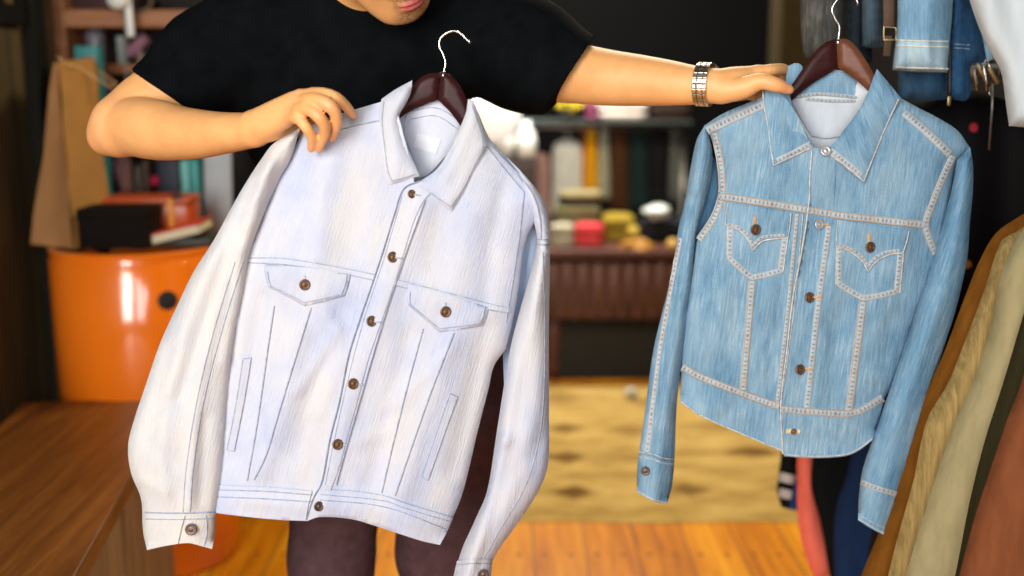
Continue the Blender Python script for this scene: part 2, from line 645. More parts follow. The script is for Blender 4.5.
# ------------------------------------------------------------------ the setting
def plank_floor_mat():
    m, nt, b = newmat('floor_boards')
    tc = coords(nt, 'Object')
    br = nt.nodes.new('ShaderNodeTexBrick')
    br.inputs['Scale'].default_value = 1.0
    br.inputs['Brick Width'].default_value = 2.4
    br.inputs['Row Height'].default_value = 0.145
    br.inputs['Mortar Size'].default_value = 0.0022
    br.inputs['Mortar Smooth'].default_value = 0.2
    br.inputs['Color1'].default_value = (0.0, 0, 0, 1)
    br.inputs['Color2'].default_value = (1, 1, 1, 1)
    br.inputs['Mortar'].default_value = (0.5, 0.5, 0.5, 1)
    nt.links.new(coords(nt, 'Object', rot=(0, 0, math.pi / 2), loc=(0.0, 0.02, 0)), br.inputs[0])
    grain = noise(nt, coords(nt, 'Object', scale=(26, 1.6, 1)), 1.6, 5, 0.6, 0.5)
    big = noise(nt, coords(nt, 'Object', scale=(5, 1.2, 1)), 1.3, 2)
    f = mth(nt, 'ADD', mth(nt, 'MULTIPLY', grain, 0.55), mth(nt, 'ADD', mth(nt, 'MULTIPLY', big, 0.3), mth(nt, 'MULTIPLY', br.outputs[0], 0.16)))
    r = ramp(nt, f, [(0.32, (0.34, 0.095, 0.002)), (0.5, (0.60, 0.20, 0.003)), (0.68, (0.78, 0.34, 0.010))])
    c = mixc(nt, br.outputs[1], r.outputs[0], (0.16, 0.07, 0.025))
    # rows of nail heads across the boards
    sp = nt.nodes.new('ShaderNodeSeparateXYZ'); nt.links.new(tc, sp.inputs[0])
    dx = mth(nt, 'SUBTRACT', mth(nt, 'FRACT', mth(nt, 'DIVIDE', mth(nt, 'ADD', sp.outputs[0], 10.03), 0.0725)), 0.5)
    dy = mth(nt, 'SUBTRACT', mth(nt, 'FRACT', mth(nt, 'DIVIDE', mth(nt, 'ADD', sp.outputs[1], 10.045), 0.31)), 0.5)
    dx = mth(nt, 'MULTIPLY', dx, 0.0725); dy = mth(nt, 'MULTIPLY', dy, 0.31)
    d2 = mth(nt, 'ADD', mth(nt, 'MULTIPLY', dx, dx), mth(nt, 'MULTIPLY', dy, dy))
    nail = mth(nt, 'LESS_THAN', d2, 0.0075**2)
    c = mixc(nt, nail, c, (0.09, 0.035, 0.012))
    nt.links.new(c, b.inputs['Base Color'])
    b.inputs['Roughness'].default_value = 0.45
    b.inputs['Specular IOR Level'].default_value = 0.25
    bump(nt, b, f, 0.15, 0.002)
    return m


def slab(name, lo, hi, mat, kind='structure', bev=0.0):
    c = [(a + b) / 2 for a, b in zip(lo, hi)]; s = [b - a for a, b in zip(lo, hi)]
    o = MB().box(c, s, bev=bev).build(name, mat, smooth=False)
    if kind: o['kind'] = kind
    return o


WX0, WX1, YB = -1.30, 1.75, 6.3
slab('floor', (WX0 - .1, -2.6, -0.06), (WX1 + .1, YB + .1, 0.0), plank_floor_mat())
slab('ceiling', (WX0 - .1, -0.2, 2.75), (WX1 + .1, YB + .1, 2.83), plain('ceiling_paint', (0.10, 0.085, 0.07), 0.9))
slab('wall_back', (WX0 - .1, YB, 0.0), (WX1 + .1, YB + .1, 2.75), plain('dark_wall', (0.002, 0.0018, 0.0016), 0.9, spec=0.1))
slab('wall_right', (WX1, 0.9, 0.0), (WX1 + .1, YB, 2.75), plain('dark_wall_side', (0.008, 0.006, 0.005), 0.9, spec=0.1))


def board_wall_mat():
    m, nt, b = newmat('left_wall_boards')
    br = nt.nodes.new('ShaderNodeTexBrick')
    br.inputs['Scale'].default_value = 1.0
    br.inputs['Brick Width'].default_value = 4.0
    br.inputs['Row Height'].default_value = 0.17
    br.inputs['Mortar Size'].default_value = 0.004
    br.inputs['Color1'].default_value = (0, 0, 0, 1); br.inputs['Color2'].default_value = (1, 1, 1, 1)
    tc = nt.nodes.new('ShaderNodeTexCoord')
    sp = nt.nodes.new('ShaderNodeSeparateXYZ'); nt.links.new(tc.outputs['Object'], sp.inputs[0])
    cb = nt.nodes.new('ShaderNodeCombineXYZ')
    nt.links.new(sp.outputs[2], cb.inputs[0]); nt.links.new(sp.outputs[1], cb.inputs[1])
    nt.links.new(cb.outputs[0], br.inputs[0])
    g = noise(nt, coords(nt, 'Object', scale=(1, 18, 1.3)), 1.8, 5, 0.6, 0.5)
    f = mth(nt, 'ADD', mth(nt, 'MULTIPLY', g, 0.75), mth(nt, 'MULTIPLY', br.outputs[0], 0.22))
    r = ramp(nt, f, [(0.3, (0.034, 0.022, 0.008)), (0.55, (0.072, 0.046, 0.014)), (0.75, (0.115, 0.072, 0.022))])
    c = mixc(nt, br.outputs[1], r.outputs[0], (0.012, 0.009, 0.006))
    nt.links.new(c, b.inputs['Base Color'])
    b.inputs['Roughness'].default_value = 0.6
    return m


slab('wall_left', (WX0 - .1, 0.2, 0.0), (WX0, YB, 2.75), board_wall_mat())
# dark upright trim where the boards end beside the shelves
slab('trim_1', (WX0, 2.985, 0.0), (WX0 + .035, 3.06, 2.75), plain('trim_dark', (0.007, 0.007, 0.004), 0.8, spec=0.15), bev=0.004)
# olive brown pillar between the dark back of the shop and the right-hand rails
pl = slab('trim_2', (1.13, 4.75, 0.0), (1.40, 4.95, 2.75), plain('pillar_brown', (0.028, 0.019, 0.006), 0.8, spec=0.1), bev=0.01)

# ------------------------------------------------------------------ garment materials
BLEACH = denim('bleached_denim', (0.41, 0.475, 0.66), (0.52, 0.56, 0.69), (0.62, 0.635, 0.70), 0.6, 0.9, 0.32, 0.66, wear=((0.64, 0.625, 0.60), 12, 0.55))
BLEACH_WARM_LIT = denim('warm_lit_bleached_denim', (0.50, 0.53, 0.62), (0.60, 0.605, 0.63), (0.67, 0.66, 0.635), 0.6, 0.9, 0.32, 0.66, wear=((0.68, 0.655, 0.60), 10, 0.7))  # creamier copy of the bleached denim: warm light put into the sleeve colour
BLEACH_IN = denim('bleached_denim_inside', (0.46, 0.48, 0.58), (0.54, 0.555, 0.63), (0.61, 0.615, 0.66), 0.4, 0.3)
BLEACH_SEAM = plain('bleached_seam', (0.345, 0.375, 0.47), 0.9, 0.3, 120)
BLEACH_EDGE = plain('bleached_edge', (0.58, 0.57, 0.56), 0.9, 0.12, 150)
BLUE = denim('mid_blue_denim', (0.078, 0.180, 0.300), (0.185, 0.335, 0.465), (0.48, 0.59, 0.65), 1.0, 0.8, 0.36, 0.70, wear=((0.34, 0.47, 0.55), 20, 0.35))
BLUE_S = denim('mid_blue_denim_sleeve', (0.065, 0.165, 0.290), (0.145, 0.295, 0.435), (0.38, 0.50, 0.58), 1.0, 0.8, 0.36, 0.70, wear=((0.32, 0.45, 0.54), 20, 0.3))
BLUE_IN = denim('pale_denim_inside', (0.42, 0.47, 0.54), (0.55, 0.58, 0.62), (0.66, 0.68, 0.70), 0.5, 0.3)
BLUE_SEAM = seam_mat('worn_felled_seam', (0.39, 0.44, 0.47), (0.13, 0.18, 0.25), 4.3)
BLUE_EDGE = plain('worn_hem_edge', (0.44, 0.46, 0.46), 0.9, 0.35, 160)
BLUE_BAND = denim('mid_blue_band', (0.082, 0.188, 0.310), (0.195, 0.345, 0.475), (0.49, 0.60, 0.66), 1.0, 0.8, 0.36, 0.70, wear=((0.34, 0.47, 0.55), 20, 0.35))
THREAD = plain('ochre_thread', (0.50, 0.30, 0.13), 0.8, 0.3, 200)
BRASS = plain('aged_copper_button', (0.15, 0.080, 0.042), 0.5, 0.6, 320, 0.55)
BRONZE = plain('dull_bronze_button', (0.11, 0.075, 0.06), 0.45, 0.4, 260, 0.6)
PALE_METAL = plain('worn_pale_button', (0.62, 0.62, 0.60), 0.35, 0.2, 260, 0.6)
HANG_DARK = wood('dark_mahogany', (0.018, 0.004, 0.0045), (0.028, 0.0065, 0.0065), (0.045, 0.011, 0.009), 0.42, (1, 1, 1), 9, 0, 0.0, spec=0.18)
HANG_LIT = wood('mahogany', (0.085, 0.026, 0.014), (0.125, 0.042, 0.020), (0.17, 0.06, 0.03), 0.42, (1, 1, 1), 9, 0, 0.0, spec=0.3)  # lit copy of the hanger wood, light on one arm put into its colour
CHROME = plain('chrome', (0.66, 0.66, 0.64), 0.16, 0.04, 50, 1.0)
STEEL = plain('brushed_steel', (0.55, 0.55, 0.56), 0.32, 0.1, 90, 1.0)

# ================================================================== the bleached jacket
LJ = thing('denim_jacket', 'bleached near-white blue denim jacket with closed copper buttons, held up in front of the man',
           'jacket', V(330, 520, 1.56), 'denim jackets held up by the man')
YL = 1.56
lf = []   # creases: (line, height, width)
lf += [([(424, 200), (392, 290), (350, 400), (322, 505)], 0.0035, 13)]
lf += [([(262, 300), (250, 380), (235, 460)], -0.004, 9), ([(300, 330), (285, 400), (262, 470)], 0.004, 12), ([(345, 310), (320, 380), (297, 450)], -0.003, 11),
       ([(338, 330), (300, 390)], 0.003, 7), ([(315, 300), (340, 345), (318, 410)], 0.0035, 10),
       ([(410, 335), (392, 400), (372, 480)], -0.003, 10), ([(455, 335), (430, 400), (402, 490)], 0.0035, 12), ([(486, 330), (470, 400), (452, 470)], -0.0035, 10),
       ([(300, 170), (282, 215), (268, 255)], -0.004, 10), ([(330, 150), (322, 200), (318, 255)], 0.003, 13), ([(470, 215), (462, 250), (455, 290)], 0.0025, 12),
       ([(505, 190), (492, 240), (485, 300)], -0.0035, 10), ([(440, 220), (432, 270)], -0.002, 12), ([(350, 150), (360, 200), (352, 250)], -0.002, 14),
       ([(225, 500), (262, 503), (300, 507)], 0.002, 7), ([(330, 505), (380, 512), (435, 530)], 0.002, 9),
       ([(395, 405), (420, 380), (448, 350)], 0.0025, 9), ([(360, 440), (392, 430)], 0.002, 9)]
L_common = [(384, 101, 1), (360, 108), (340, 114), (318, 122), (303, 131, 1), (290, 156), (276, 180), (258, 222), (244, 252), (230, 300), (221, 370), (215, 430), (211, 485), (209, 512, 1)]
L_hem = [(232, 515), (258, 518), (283, 520), (307, 521, 1), (320, 517), (351, 519), (376, 526), (400, 534), (422, 541), (440, 545, 1)]
L_right = [(453, 517), (463, 492), (478, 430), (489, 387), (494, 366), (506, 349, 1), (513, 320), (519, 285), (526, 240), (538, 215), (541, 199), (528, 181), (507, 157), (490, 139), (478, 112, 1)]
L_front_neck = [(468, 116), (455, 142), (437, 170), (415, 187, 1), (410, 160), (403, 133), (397, 114)]
L_back_neck = [(466, 100), (452, 94), (438, 91), (424, 92), (408, 96)]
LP = Panel(L_common + L_hem + L_right + L_front_neck, YL, D=0.034, R=58, back=0.03,
           open_edges=[(209, 512, 307, 521, 12), (307, 521, 440, 545, 14), (478, 112, 415, 187, 11), (415, 187, 384, 101, 14)],
           folds=lf, fk=1.7, wob=0.0022, ang=math.radians(17), sp=4.0, wl=34, seed=3)
LP.build('body', [BLEACH, BLEACH_IN], LJ, back_poly=L_common + L_hem + L_right + L_back_neck)

# sleeves
LSL = Panel([(300, 128, 1), (274, 143), (260, 161), (245, 184), (229, 212), (215, 238), (193, 273), (178, 304), (161, 341), (146, 384), (134, 420), (128, 446),
             (131, 473), (141, 499), (143, 531), (147, 550, 1), (165, 546), (188, 543), (201, 546), (212, 549, 1), (215, 533), (216, 514), (222, 470), (226, 430),
             (229, 386), (236, 332), (243, 298), (250, 254), (264, 214), (279, 180), (291, 158)],
            1.545, D=0.036, R=40, back=0.028, open_edges=[(147, 550, 212, 549, 9)],
            folds=[([(268, 165), (246, 240), (240, 300), (228, 360)], 0.006, 8), ([(255, 185), (236, 240), (215, 300), (180, 400)], -0.0055, 9), ([(215, 250), (190, 310), (165, 390)], 0.004, 9),
                   ([(235, 250), (208, 340), (196, 420), (190, 505)], 0.004, 6), ([(170, 350), (152, 430)], -0.004, 8), ([(160, 420), (165, 500)], 0.003, 9),
                   ([(205, 420), (200, 500)], -0.003, 7), ([(145, 440), (172, 465)], -0.0025, 7), ([(140, 480), (165, 492)], 0.003, 6), ([(285, 150), (262, 205)], -0.003, 6)],
            fk=1.5, wob=0.002, ang=math.radians(14), sp=4.0, wl=26, seed=5)
sl = LSL.build('sleeve', BLEACH_WARM_LIT, LJ)
patch(LSL, [(144, 514, 1), (180, 514), (215.5, 513, 1), (215, 533), (212, 549, 1), (201, 546), (188, 543), (165, 546), (147, 550, 1), (143, 531)], 'cuff', BLEACH_WARM_LIT, sl, 0.003, 4)
button(LSL, 191.5, 529, 0.0088, 'button', BRONZE, sl, 0.004, (0.1, 0.2))
mb = MB()
ribbon(mb, LSL, [(243, 262), (222, 330), (204, 400), (193, 470), (190, 513)], 1.3, 0.0009)
ribbon(mb, LSL, [(235, 262), (214, 330), (197, 400), (186, 470), (183, 513)], 1.1, 0.0008)
ribbon(mb, LSL, [(145, 519), (180, 519.5), (214, 518.5)], 1.2, 0.0045)
ribbon(mb, LSL, [(144, 512.5), (180, 513), (215.5, 512)], 1.3, 0.0012)
ribbon(mb, LSL, [(206, 516), (207, 532), (204, 546)], 1.2, 0.0045)
ribbon(mb, LSL, [(185, 516), (181, 530), (178, 544)], 1.0, 0.0045)
mb.build('stitching', BLEACH_SEAM, sl)

LSR = Panel([(507, 157, 1), (528, 179), (542, 198), (549, 220), (550, 244), (549, 330), (549, 410), (548, 464), (539, 490), (520, 520), (502, 545), (493, 560), (491, 575), (489, 606, 1),
             (470, 611), (447, 608, 1), (453, 580), (462, 549), (475, 520), (487, 491), (497, 430), (504, 385), (511, 345), (520, 310), (530, 275), (537, 244), (534, 222), (527, 198), (517, 175)],
            1.556, D=0.034, R=30, back=0.026, open_edges=[(489, 606, 447, 608, 9)],
            folds=[([(546, 250), (534, 300), (518, 370), (506, 440)], 0.006, 8), ([(528, 320), (514, 420), (492, 520), (470, 590)], -0.003, 7),
                   ([(505, 440), (488, 510), (468, 575)], 0.006, 7), ([(540, 300), (536, 400), (525, 470)], 0.003, 8), ([(546, 430), (520, 470)], -0.003, 9), ([(522, 200), (517, 260)], -0.003, 5)],
            fk=1.5, wob=0.002, ang=math.radians(8), sp=4.0, wl=26, seed=8)
sr = LSR.build('sleeve', BLEACH, LJ)
patch(LSR, [(457, 561, 1), (475, 559), (492.5, 560, 1), (491, 575), (489, 606, 1), (470, 611), (447, 608, 1), (452, 583)], 'cuff', BLEACH, sr, 0.003, 4)
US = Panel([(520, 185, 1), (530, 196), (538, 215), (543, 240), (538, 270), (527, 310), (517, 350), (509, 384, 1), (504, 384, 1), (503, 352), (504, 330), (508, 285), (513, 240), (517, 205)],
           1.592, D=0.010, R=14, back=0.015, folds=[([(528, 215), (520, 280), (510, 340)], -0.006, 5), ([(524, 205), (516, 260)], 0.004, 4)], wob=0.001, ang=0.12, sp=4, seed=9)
US.build('under_sleeve', denim('shaded_bleached_denim', (0.22, 0.31, 0.50), (0.32, 0.41, 0.58), (0.43, 0.50, 0.62), 0.6, 0.8, 0.32, 0.66), sr)  # bluer, darker denim copy: underarm shade put into its colour
button(LSR, 483, 574, 0.0085, 'button', BRONZE, sr, 0.004, (0.1, 0.1))
mb = MB()
ribbon(mb, LSR, [(536, 243), (543, 245), (550, 244)], 1.6, 0.0012)
ribbon(mb, LSR, [(537, 239), (543, 240), (549, 239)], 1.1, 0.001)
ribbon(mb, LSR, [(543, 252), (545, 330), (542, 420), (528, 480), (500, 530), (484, 558)], 1.1, 0.0009)
ribbon(mb, LSR, [(456, 565), (474, 563.5), (492, 564)], 1.2, 0.0045)
ribbon(mb, LSR, [(499, 150), (516, 172), (533, 195), (540, 220), (541, 240)], 1.1, 0.004)
mb.build('stitching', BLEACH_SEAM, sr)

# front details
patch(LP, [(249, 255, 1), (284, 257), (340, 266), (400, 279), (454, 293), (488, 302), (512, 307, 1), (511, 313, 1), (488, 309), (454, 300), (400, 286), (340, 273), (284, 264), (247, 262, 1)],
      'yoke_seam', BLEACH, LJ, 0.0016, 4)
wb = patch(LP, [(218, 485, 1), (240, 486), (266, 487), (290, 489), (312, 491, 1), (308, 506), (305.5, 520.5, 1), (283, 519.5), (258, 517.5), (232, 514.5), (216, 512, 1)],
           'waistband', BLEACH, LJ, 0.0034, 4)
patch(LP, [(318, 490, 1), (350, 491), (384, 496), (404, 503), (430, 511), (453, 518, 1), (447, 532), (440, 544.5, 1), (422, 540.5), (400, 533.5), (376, 525.5), (351, 518.5), (320, 516.5), (307, 521, 1), (312, 505)],
      'waistband', BLEACH, LJ, 0.0042, 4)
# overlapping button placket
patch(LP, [(421, 181, 1), (404, 189), (395, 213), (383, 252), (372, 285), (360, 320), (349, 355), (340, 400), (330, 440), (322, 480), (317, 491, 1), (330, 492, 1), (338, 470), (349, 430), (358, 398), (368, 360), (380, 325), (392, 290), (403, 255), (414, 220), (424, 200), (434, 190, 1)],
      'placket', BLEACH, LJ, 0.0028, 4, puff=0.001)
for (x, y, r) in ((411, 194, .0066), (392, 257, .0086), (371, 321, .0086), (352.5, 383.5, .0088), (337, 444, .0088)):
    button(LP, x, y, r * .92, 'button', BRASS, LJ, 0.0036, (0.5, 0.12))
    mb = MB(); ribbon(mb, LP, [(x + 3, y + .6), (x + 10, y + 1.6)], 2.2, 0.0042); mb.build('buttonhole', BLEACH_SEAM, LJ)
button(LP, 318.5, 506, 0.0075, 'button', BRONZE, LJ, 0.005, (0.5, 0.1), 0.001)
# pocket flaps
for pts, bx, by in (([(264, 264, 1), (290, 266), (320, 269), (350, 273, 1), (348, 285), (344, 296, 1), (325, 301), (304, 306, 1), (286, 296), (268, 287, 1), (265, 275)], 304.5, 284.5),
                    ([(409, 284, 1), (435, 291), (462, 299), (488, 307, 1), (486, 317), (482, 326, 1), (462, 329), (439, 332, 1), (423, 318), (408, 305, 1), (407, 295)], 445, 311.5)):
    fl = patch(LP, pts, 'pocket_flap', BLEACH, LJ, 0.0035, 3.5, puff=0.003, R=12)
    button(LP, bx, by, 0.0080, 'button', BRASS, fl, 0.0066, (0.35, 0.05))
    mb = MB(); ribbon(mb, LP, [(bx + .6, by - 9), (bx, by - 2)], 3.0, 0.0070); mb.build('buttonhole', BLEACH_SEAM, fl)
    mb = MB()
    q = curve(pts, True, 2.5); c = q.mean(0)
    q2 = c + (q - c) * np.array([0.93, 0.86])
    ribbon(mb, LP, [tuple(p) for p in q2[int(len(q2) * .36):int(len(q2) * 0.99)]], 0.8, 0.0066, smooth_line=False)
    mb.build('stitching', BLEACH_SEAM, fl)
# welt hand pockets
for pts in ([(450, 394, 1), (457.5, 397, 1), (443, 437), (428, 480, 1), (421.5, 477, 1), (436, 435)],
            [(243, 359, 1), (251, 358, 1), (244, 400), (234, 451, 1), (227, 450, 1), (236, 404)]):
    w = patch(LP, pts, 'welt_pocket', BLEACH, LJ, 0.0024, 3)
    mb = MB()
    q = curve(pts, True, 2.5)
    ribbon(mb, LP, [tuple(p) for p in np.concatenate([q, q[:1]])], 1.3, 0.0026, smooth_line=False)
    mb.build('stitching', BLEACH_SEAM, w)
# seams and stitch lines of the front
mb = MB()
for line in ([(274, 306), (268.5, 343), (262, 390), (256, 430), (247, 481)], [(311, 308), (296, 356), (279, 412), (266, 455), (254, 480)],
             [(423, 329), (408, 384), (394, 440), (381.5, 493)], [(454, 333), (434, 384), (414, 440), (395, 496)],
             [(247, 258), (284, 258.6), (340, 267.5), (400, 280.5), (454, 294.5), (488, 303.5), (510, 308.5)], [(247, 262.5), (284, 264.5), (340, 273), (400, 286.5), (454, 300.5), (488, 309.5), (510, 313)],
             [(279, 180), (266, 212), (255, 240), (246, 260)], [(524, 192), (519, 240), (512, 287), (506, 322)],
             [(386, 119), (350, 127), (330, 133)], [(487, 147), (507, 172), (524, 192)], [(492, 146), (512, 168), (529, 188)]):
    ribbon(mb, LP, line, 1.3, 0.0024)
for line in ([(219, 490), (266, 491.5), (311, 495)], [(320, 494.5), (384, 501), (404, 508), (451, 522)], [(218, 497), (266, 499), (310, 502)], [(320, 500), (384, 507), (448, 530)]):
    ribbon(mb, LP, line, 1.0, 0.0054)
for line in ([(425, 200), (407, 250), (390, 300), (376, 345), (360, 400), (347, 445), (336, 485)], [(402, 196), (385, 255), (363, 322), (343, 400), (325, 485)]):
    ribbon(mb, LP, line, 1.0, 0.0042)
mb.build('stitching', BLEACH_SEAM, LJ)
mb = MB()
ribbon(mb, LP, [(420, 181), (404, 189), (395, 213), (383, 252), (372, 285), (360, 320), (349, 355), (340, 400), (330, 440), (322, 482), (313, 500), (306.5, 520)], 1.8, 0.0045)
mb.build('placket_edge', plain('dark_placket_edge', (0.20, 0.22, 0.31), 0.9, 0.3, 120), LJ)  # dark blue-grey line along the placket edge

# collar: each leaf folded over the neckline
CLf = Panel([(412, 80.5, 1), (396, 89), (381.5, 99, 1), (379, 118), (382, 150), (385, 172), (390, 185, 1), (405, 181), (419.5, 176, 1), (411, 155), (403, 133), (399.5, 116), (407, 102), (411.5, 90)],
            1.543, D=0.009, R=12, back=0.004, tilt=(0, 0.00019), c0=(400, 90), folds=[([(405, 95), (392, 120), (398, 160)], 0.004, 7)], wob=0.001, ang=math.radians(10), sp=3.5, wl=20, seed=12)
c1 = CLf.build('collar_leaf', BLEACH, LJ)
CRt = Panel([(468, 99, 1), (474, 102), (486.5, 145, 1), (478, 166), (467, 189), (451, 211, 1), (440, 203), (430, 196), (412.5, 186, 1), (425, 178), (437, 169), (449, 150), (461, 125), (466, 112)],
            1.543, D=0.009, R=12, back=0.004, tilt=(0, 0.00017), c0=(470, 90), folds=[([(474, 110), (462, 145), (445, 178)], 0.004, 7)], wob=0.001, ang=math.radians(20), sp=3.5, wl=20, seed=13)
c2 = CRt.build('collar_leaf', BLEACH, LJ)
mb = MB()
ribbon(mb, CLf, [(384, 101), (382, 120), (385, 150), (388, 172), (392, 181, 1), (405, 177.5), (415, 174)], 0.9, 0.0012)
mb.build('stitching', BLEACH_SEAM, c1)
mb = MB()
ribbon(mb, CRt, [(472, 105), (483, 145), (475, 164), (464, 187), (451, 207, 1), (440, 199.5), (430, 192.5), (418, 186)], 0.9, 0.0012)
mb.build('stitching', BLEACH_SEAM, c2)
# inside of the neck: yoke lining and a paler maker's patch
nk = Panel([(408, 108, 1), (437, 98), (464, 120, 1), (458, 140), (442, 160), (426, 176), (417, 178, 1), (412, 155), (404, 133)], 1.581, D=0.004, R=20, back=0.002, wob=0.001, ang=0.2, sp=4, seed=4)
nko = nk.build('neck_lining', BLEACH_IN, LJ)
mb = MB(); ribbon(mb, nk, [(411, 119), (436, 116), (458, 129)], 1.0, 0.001); ribbon(mb, nk, [(408, 112), (436, 108), (460, 121)], 1.0, 0.001)
mb.build('stitching', BLEACH_SEAM, nko)
patch(nk, [(417, 133, 1), (441, 139, 1), (436, 154, 1), (413.5, 147, 1)], 'neck_patch', plain('pale_patch', (0.60, 0.61, 0.66), 0.9, 0.05, 80), nko, 0.0012, 4)


# ================================================================== hangers
def hanger(label, halves, Y, hook, hook_Y, R, boss, apex, group):
    lo = halves[0][0]
    t = thing('coat_hanger', label, 'hanger', V(boss[0], boss[1], Y), group)
    for k, (pts, mat, tlt, c0) in enumerate(halves):
        p = Panel(pts, Y, D=0.0075, R=7, back=0.007, tilt=tlt, c0=c0, wob=0.0, sp=4)
        p.build('hanger_arm', mat, t)
    H = [V(x, y, hook_Y) for x, y in curve(hook, False, 2)]
    MB().tube(H, R, 10).build('hook', CHROME, t)
    MB().lathe(H[0] + Vector((0, 0, -0.003)), [(0, 0.008), (R * 2.2, 0.007), (R * 2.6, 0.002), (R * 2.6, 0.0), (0, 0)], 14).build('hook_collar', CHROME, t)
    return t


HL = hanger('dark mahogany wooden hanger with chrome hook inside the bleached jacket',
            [([(440.5, 72.5, 1), (428, 74), (419, 79), (411, 88), (400, 103), (370, 122), (335, 141), (318, 150, 1), (321, 157, 1), (345, 149), (385, 128), (409, 112), (424, 105), (438, 100, 1)], HANG_DARK, (-0.00005, 0), (440, 90)),
             ([(440.5, 72.5, 1), (449, 74), (459, 84), (466, 98), (472, 112), (484, 142), (496, 168), (500, 178, 1), (493, 180, 1), (480, 160), (470, 142), (461, 127), (450, 112), (438, 100, 1)], HANG_DARK, (0.00005, 0), (440, 90))],
            1.568, [(443.5, 75), (444, 71), (445.5, 63), (443, 54), (439.5, 47), (440, 39.5), (446, 33.5), (454.5, 31), (462, 35), (467, 40), (470.6, 43)], 1.568, 0.0017, (440, 80), (438, 100),
            'hangers of the two held jackets')
HR = hanger('red-brown wooden hanger with chrome hook inside the mid-blue jacket',
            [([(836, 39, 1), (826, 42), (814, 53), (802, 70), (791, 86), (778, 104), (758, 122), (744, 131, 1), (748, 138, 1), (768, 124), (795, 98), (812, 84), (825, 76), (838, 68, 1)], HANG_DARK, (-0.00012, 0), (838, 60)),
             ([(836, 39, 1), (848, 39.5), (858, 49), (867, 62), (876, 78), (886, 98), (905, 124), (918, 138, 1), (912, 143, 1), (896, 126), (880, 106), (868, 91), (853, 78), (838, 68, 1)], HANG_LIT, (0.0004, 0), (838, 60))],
            1.672, [(838, 42), (838.5, 37), (839.5, 27), (835, 18.5), (832, 10), (835.5, 2), (842, -5), (850, -6), (856, -1), (858, 5)], 1.672, 0.0018, (838, 45), (838, 68),
            'hangers of the two held jackets')

# ================================================================== the mid-blue jacket
RJ = thing('denim_jacket', 'mid-blue denim jacket with worn felled seams and scalloped pocket flaps, held at arm\'s length',
           'jacket', V(790, 455, 1.66), 'denim jackets held up by the man')
YR = 1.66
rf = [([(745, 160), (748, 190)], -0.002, 7), ([(735, 150), (742, 200)], 0.002, 6), ([(705, 260), (698, 330), (700, 380)], -0.0035, 10), ([(722, 290), (716, 350)], 0.003, 10),
      ([(770, 290), (764, 370)], 0.003, 10), ([(765, 330), (775, 385)], -0.002, 6), ([(830, 260), (822, 340), (815, 400)], 0.002, 10), ([(838, 320), (832, 390)], -0.003, 9),
      ([(885, 310), (872, 380)], 0.003, 10), ([(900, 260), (905, 200)], 0.002, 9), ([(890, 320), (880, 360)], -0.0025, 9), ([(912, 170), (900, 210)], -0.002, 9),
      ([(700, 395), (740, 420)], 0.002, 8), ([(720, 420), (735, 405)], -0.002, 6), ([(800, 440), (860, 445)], -0.002, 6), ([(745, 215), (752, 232)], 0.001, 6),
      ([(803, 205), (788, 310), (780, 400), (783, 450)], 0.002, 9)]
R_common = [(770, 94, 1), (745, 104), (722, 114), (705, 125, 1), (714, 145), (721, 165), (721, 195), (713, 218), (697, 241, 1), (692, 280), (687, 312), (682, 364), (680, 402, 1)]
R_hem = [(700, 416), (740, 434), (783, 452, 1), (784, 456, 1), (800, 457.5), (820, 458), (845, 456), (858, 451), (873, 440, 1)]
R_right = [(884, 400), (895, 380), (916, 320), (936, 265), (944, 235), (950, 195), (957, 165), (970, 148, 1), (958, 131), (940, 119), (915, 106), (889, 91, 1)]
R_front_neck = [(872, 88), (860, 110), (843, 134), (826, 150, 1), (812, 146), (804, 130), (795, 112), (783, 96)]
R_back_neck = [(868, 84), (852, 74), (838, 70), (822, 72), (804, 80), (790, 88)]
RP = Panel(R_common + R_hem + R_right + R_front_neck, YR, D=0.034, R=52, back=0.03,
           open_edges=[(680, 402, 783, 452, 10), (783, 455, 873, 440, 13), (889, 91, 826, 150, 12), (826, 150, 770, 94, 14)],
           folds=rf, fk=1.5, wob=0.0018, ang=math.radians(8), sp=3.6, wl=26, seed=21)
RP.build('body', [BLUE, BLUE_IN], RJ, back_poly=R_common + R_hem + R_right + R_back_neck)

RSL = Panel([(705, 125, 1), (697, 139), (691, 165), (687, 190), (683, 210), (679, 225), (672, 272), (663, 309), (653, 352), (645, 411), (639, 453), (637, 470), (637, 492, 1), (653, 501), (667, 504, 1), (672, 486),
             (674.5, 459), (677, 402), (683, 350), (689, 300), (693, 262), (696, 235), (701, 215), (707, 195), (711, 175), (712, 150)],
            1.664, D=0.026, R=19, back=0.022, open_edges=[(637, 492, 667, 504, 7)],
            folds=[([(703, 215), (690, 262), (676, 340), (664, 420), (655, 498)], 0.006, 6), ([(694, 200), (681, 262), (668, 330), (655, 410), (648, 460)], -0.007, 5), ([(700, 150), (692, 200), (682, 250)], 0.003, 5)],
            wob=0.001, ang=math.radians(9), sp=3.5, wl=18, seed=23)
rs = RSL.build('sleeve', BLUE, RJ)
patch(RSL, [(639, 454, 1), (652, 456), (663, 460), (674.5, 461, 1), (672, 486), (667, 504, 1), (653, 501), (637, 492, 1), (637, 472)], 'cuff', BLUE_BAND, rs, 0.003, 3.5)
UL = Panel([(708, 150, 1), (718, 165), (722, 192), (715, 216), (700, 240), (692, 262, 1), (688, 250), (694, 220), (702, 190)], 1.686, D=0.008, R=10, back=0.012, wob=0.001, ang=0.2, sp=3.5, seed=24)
UL.build('under_sleeve', denim('shaded_blue_denim', (0.03, 0.09, 0.18), (0.07, 0.17, 0.29), (0.18, 0.30, 0.42), 1.0, 0.8, 0.36, 0.70), rs)  # darker copy of the blue denim, painting the shade under the sleeve
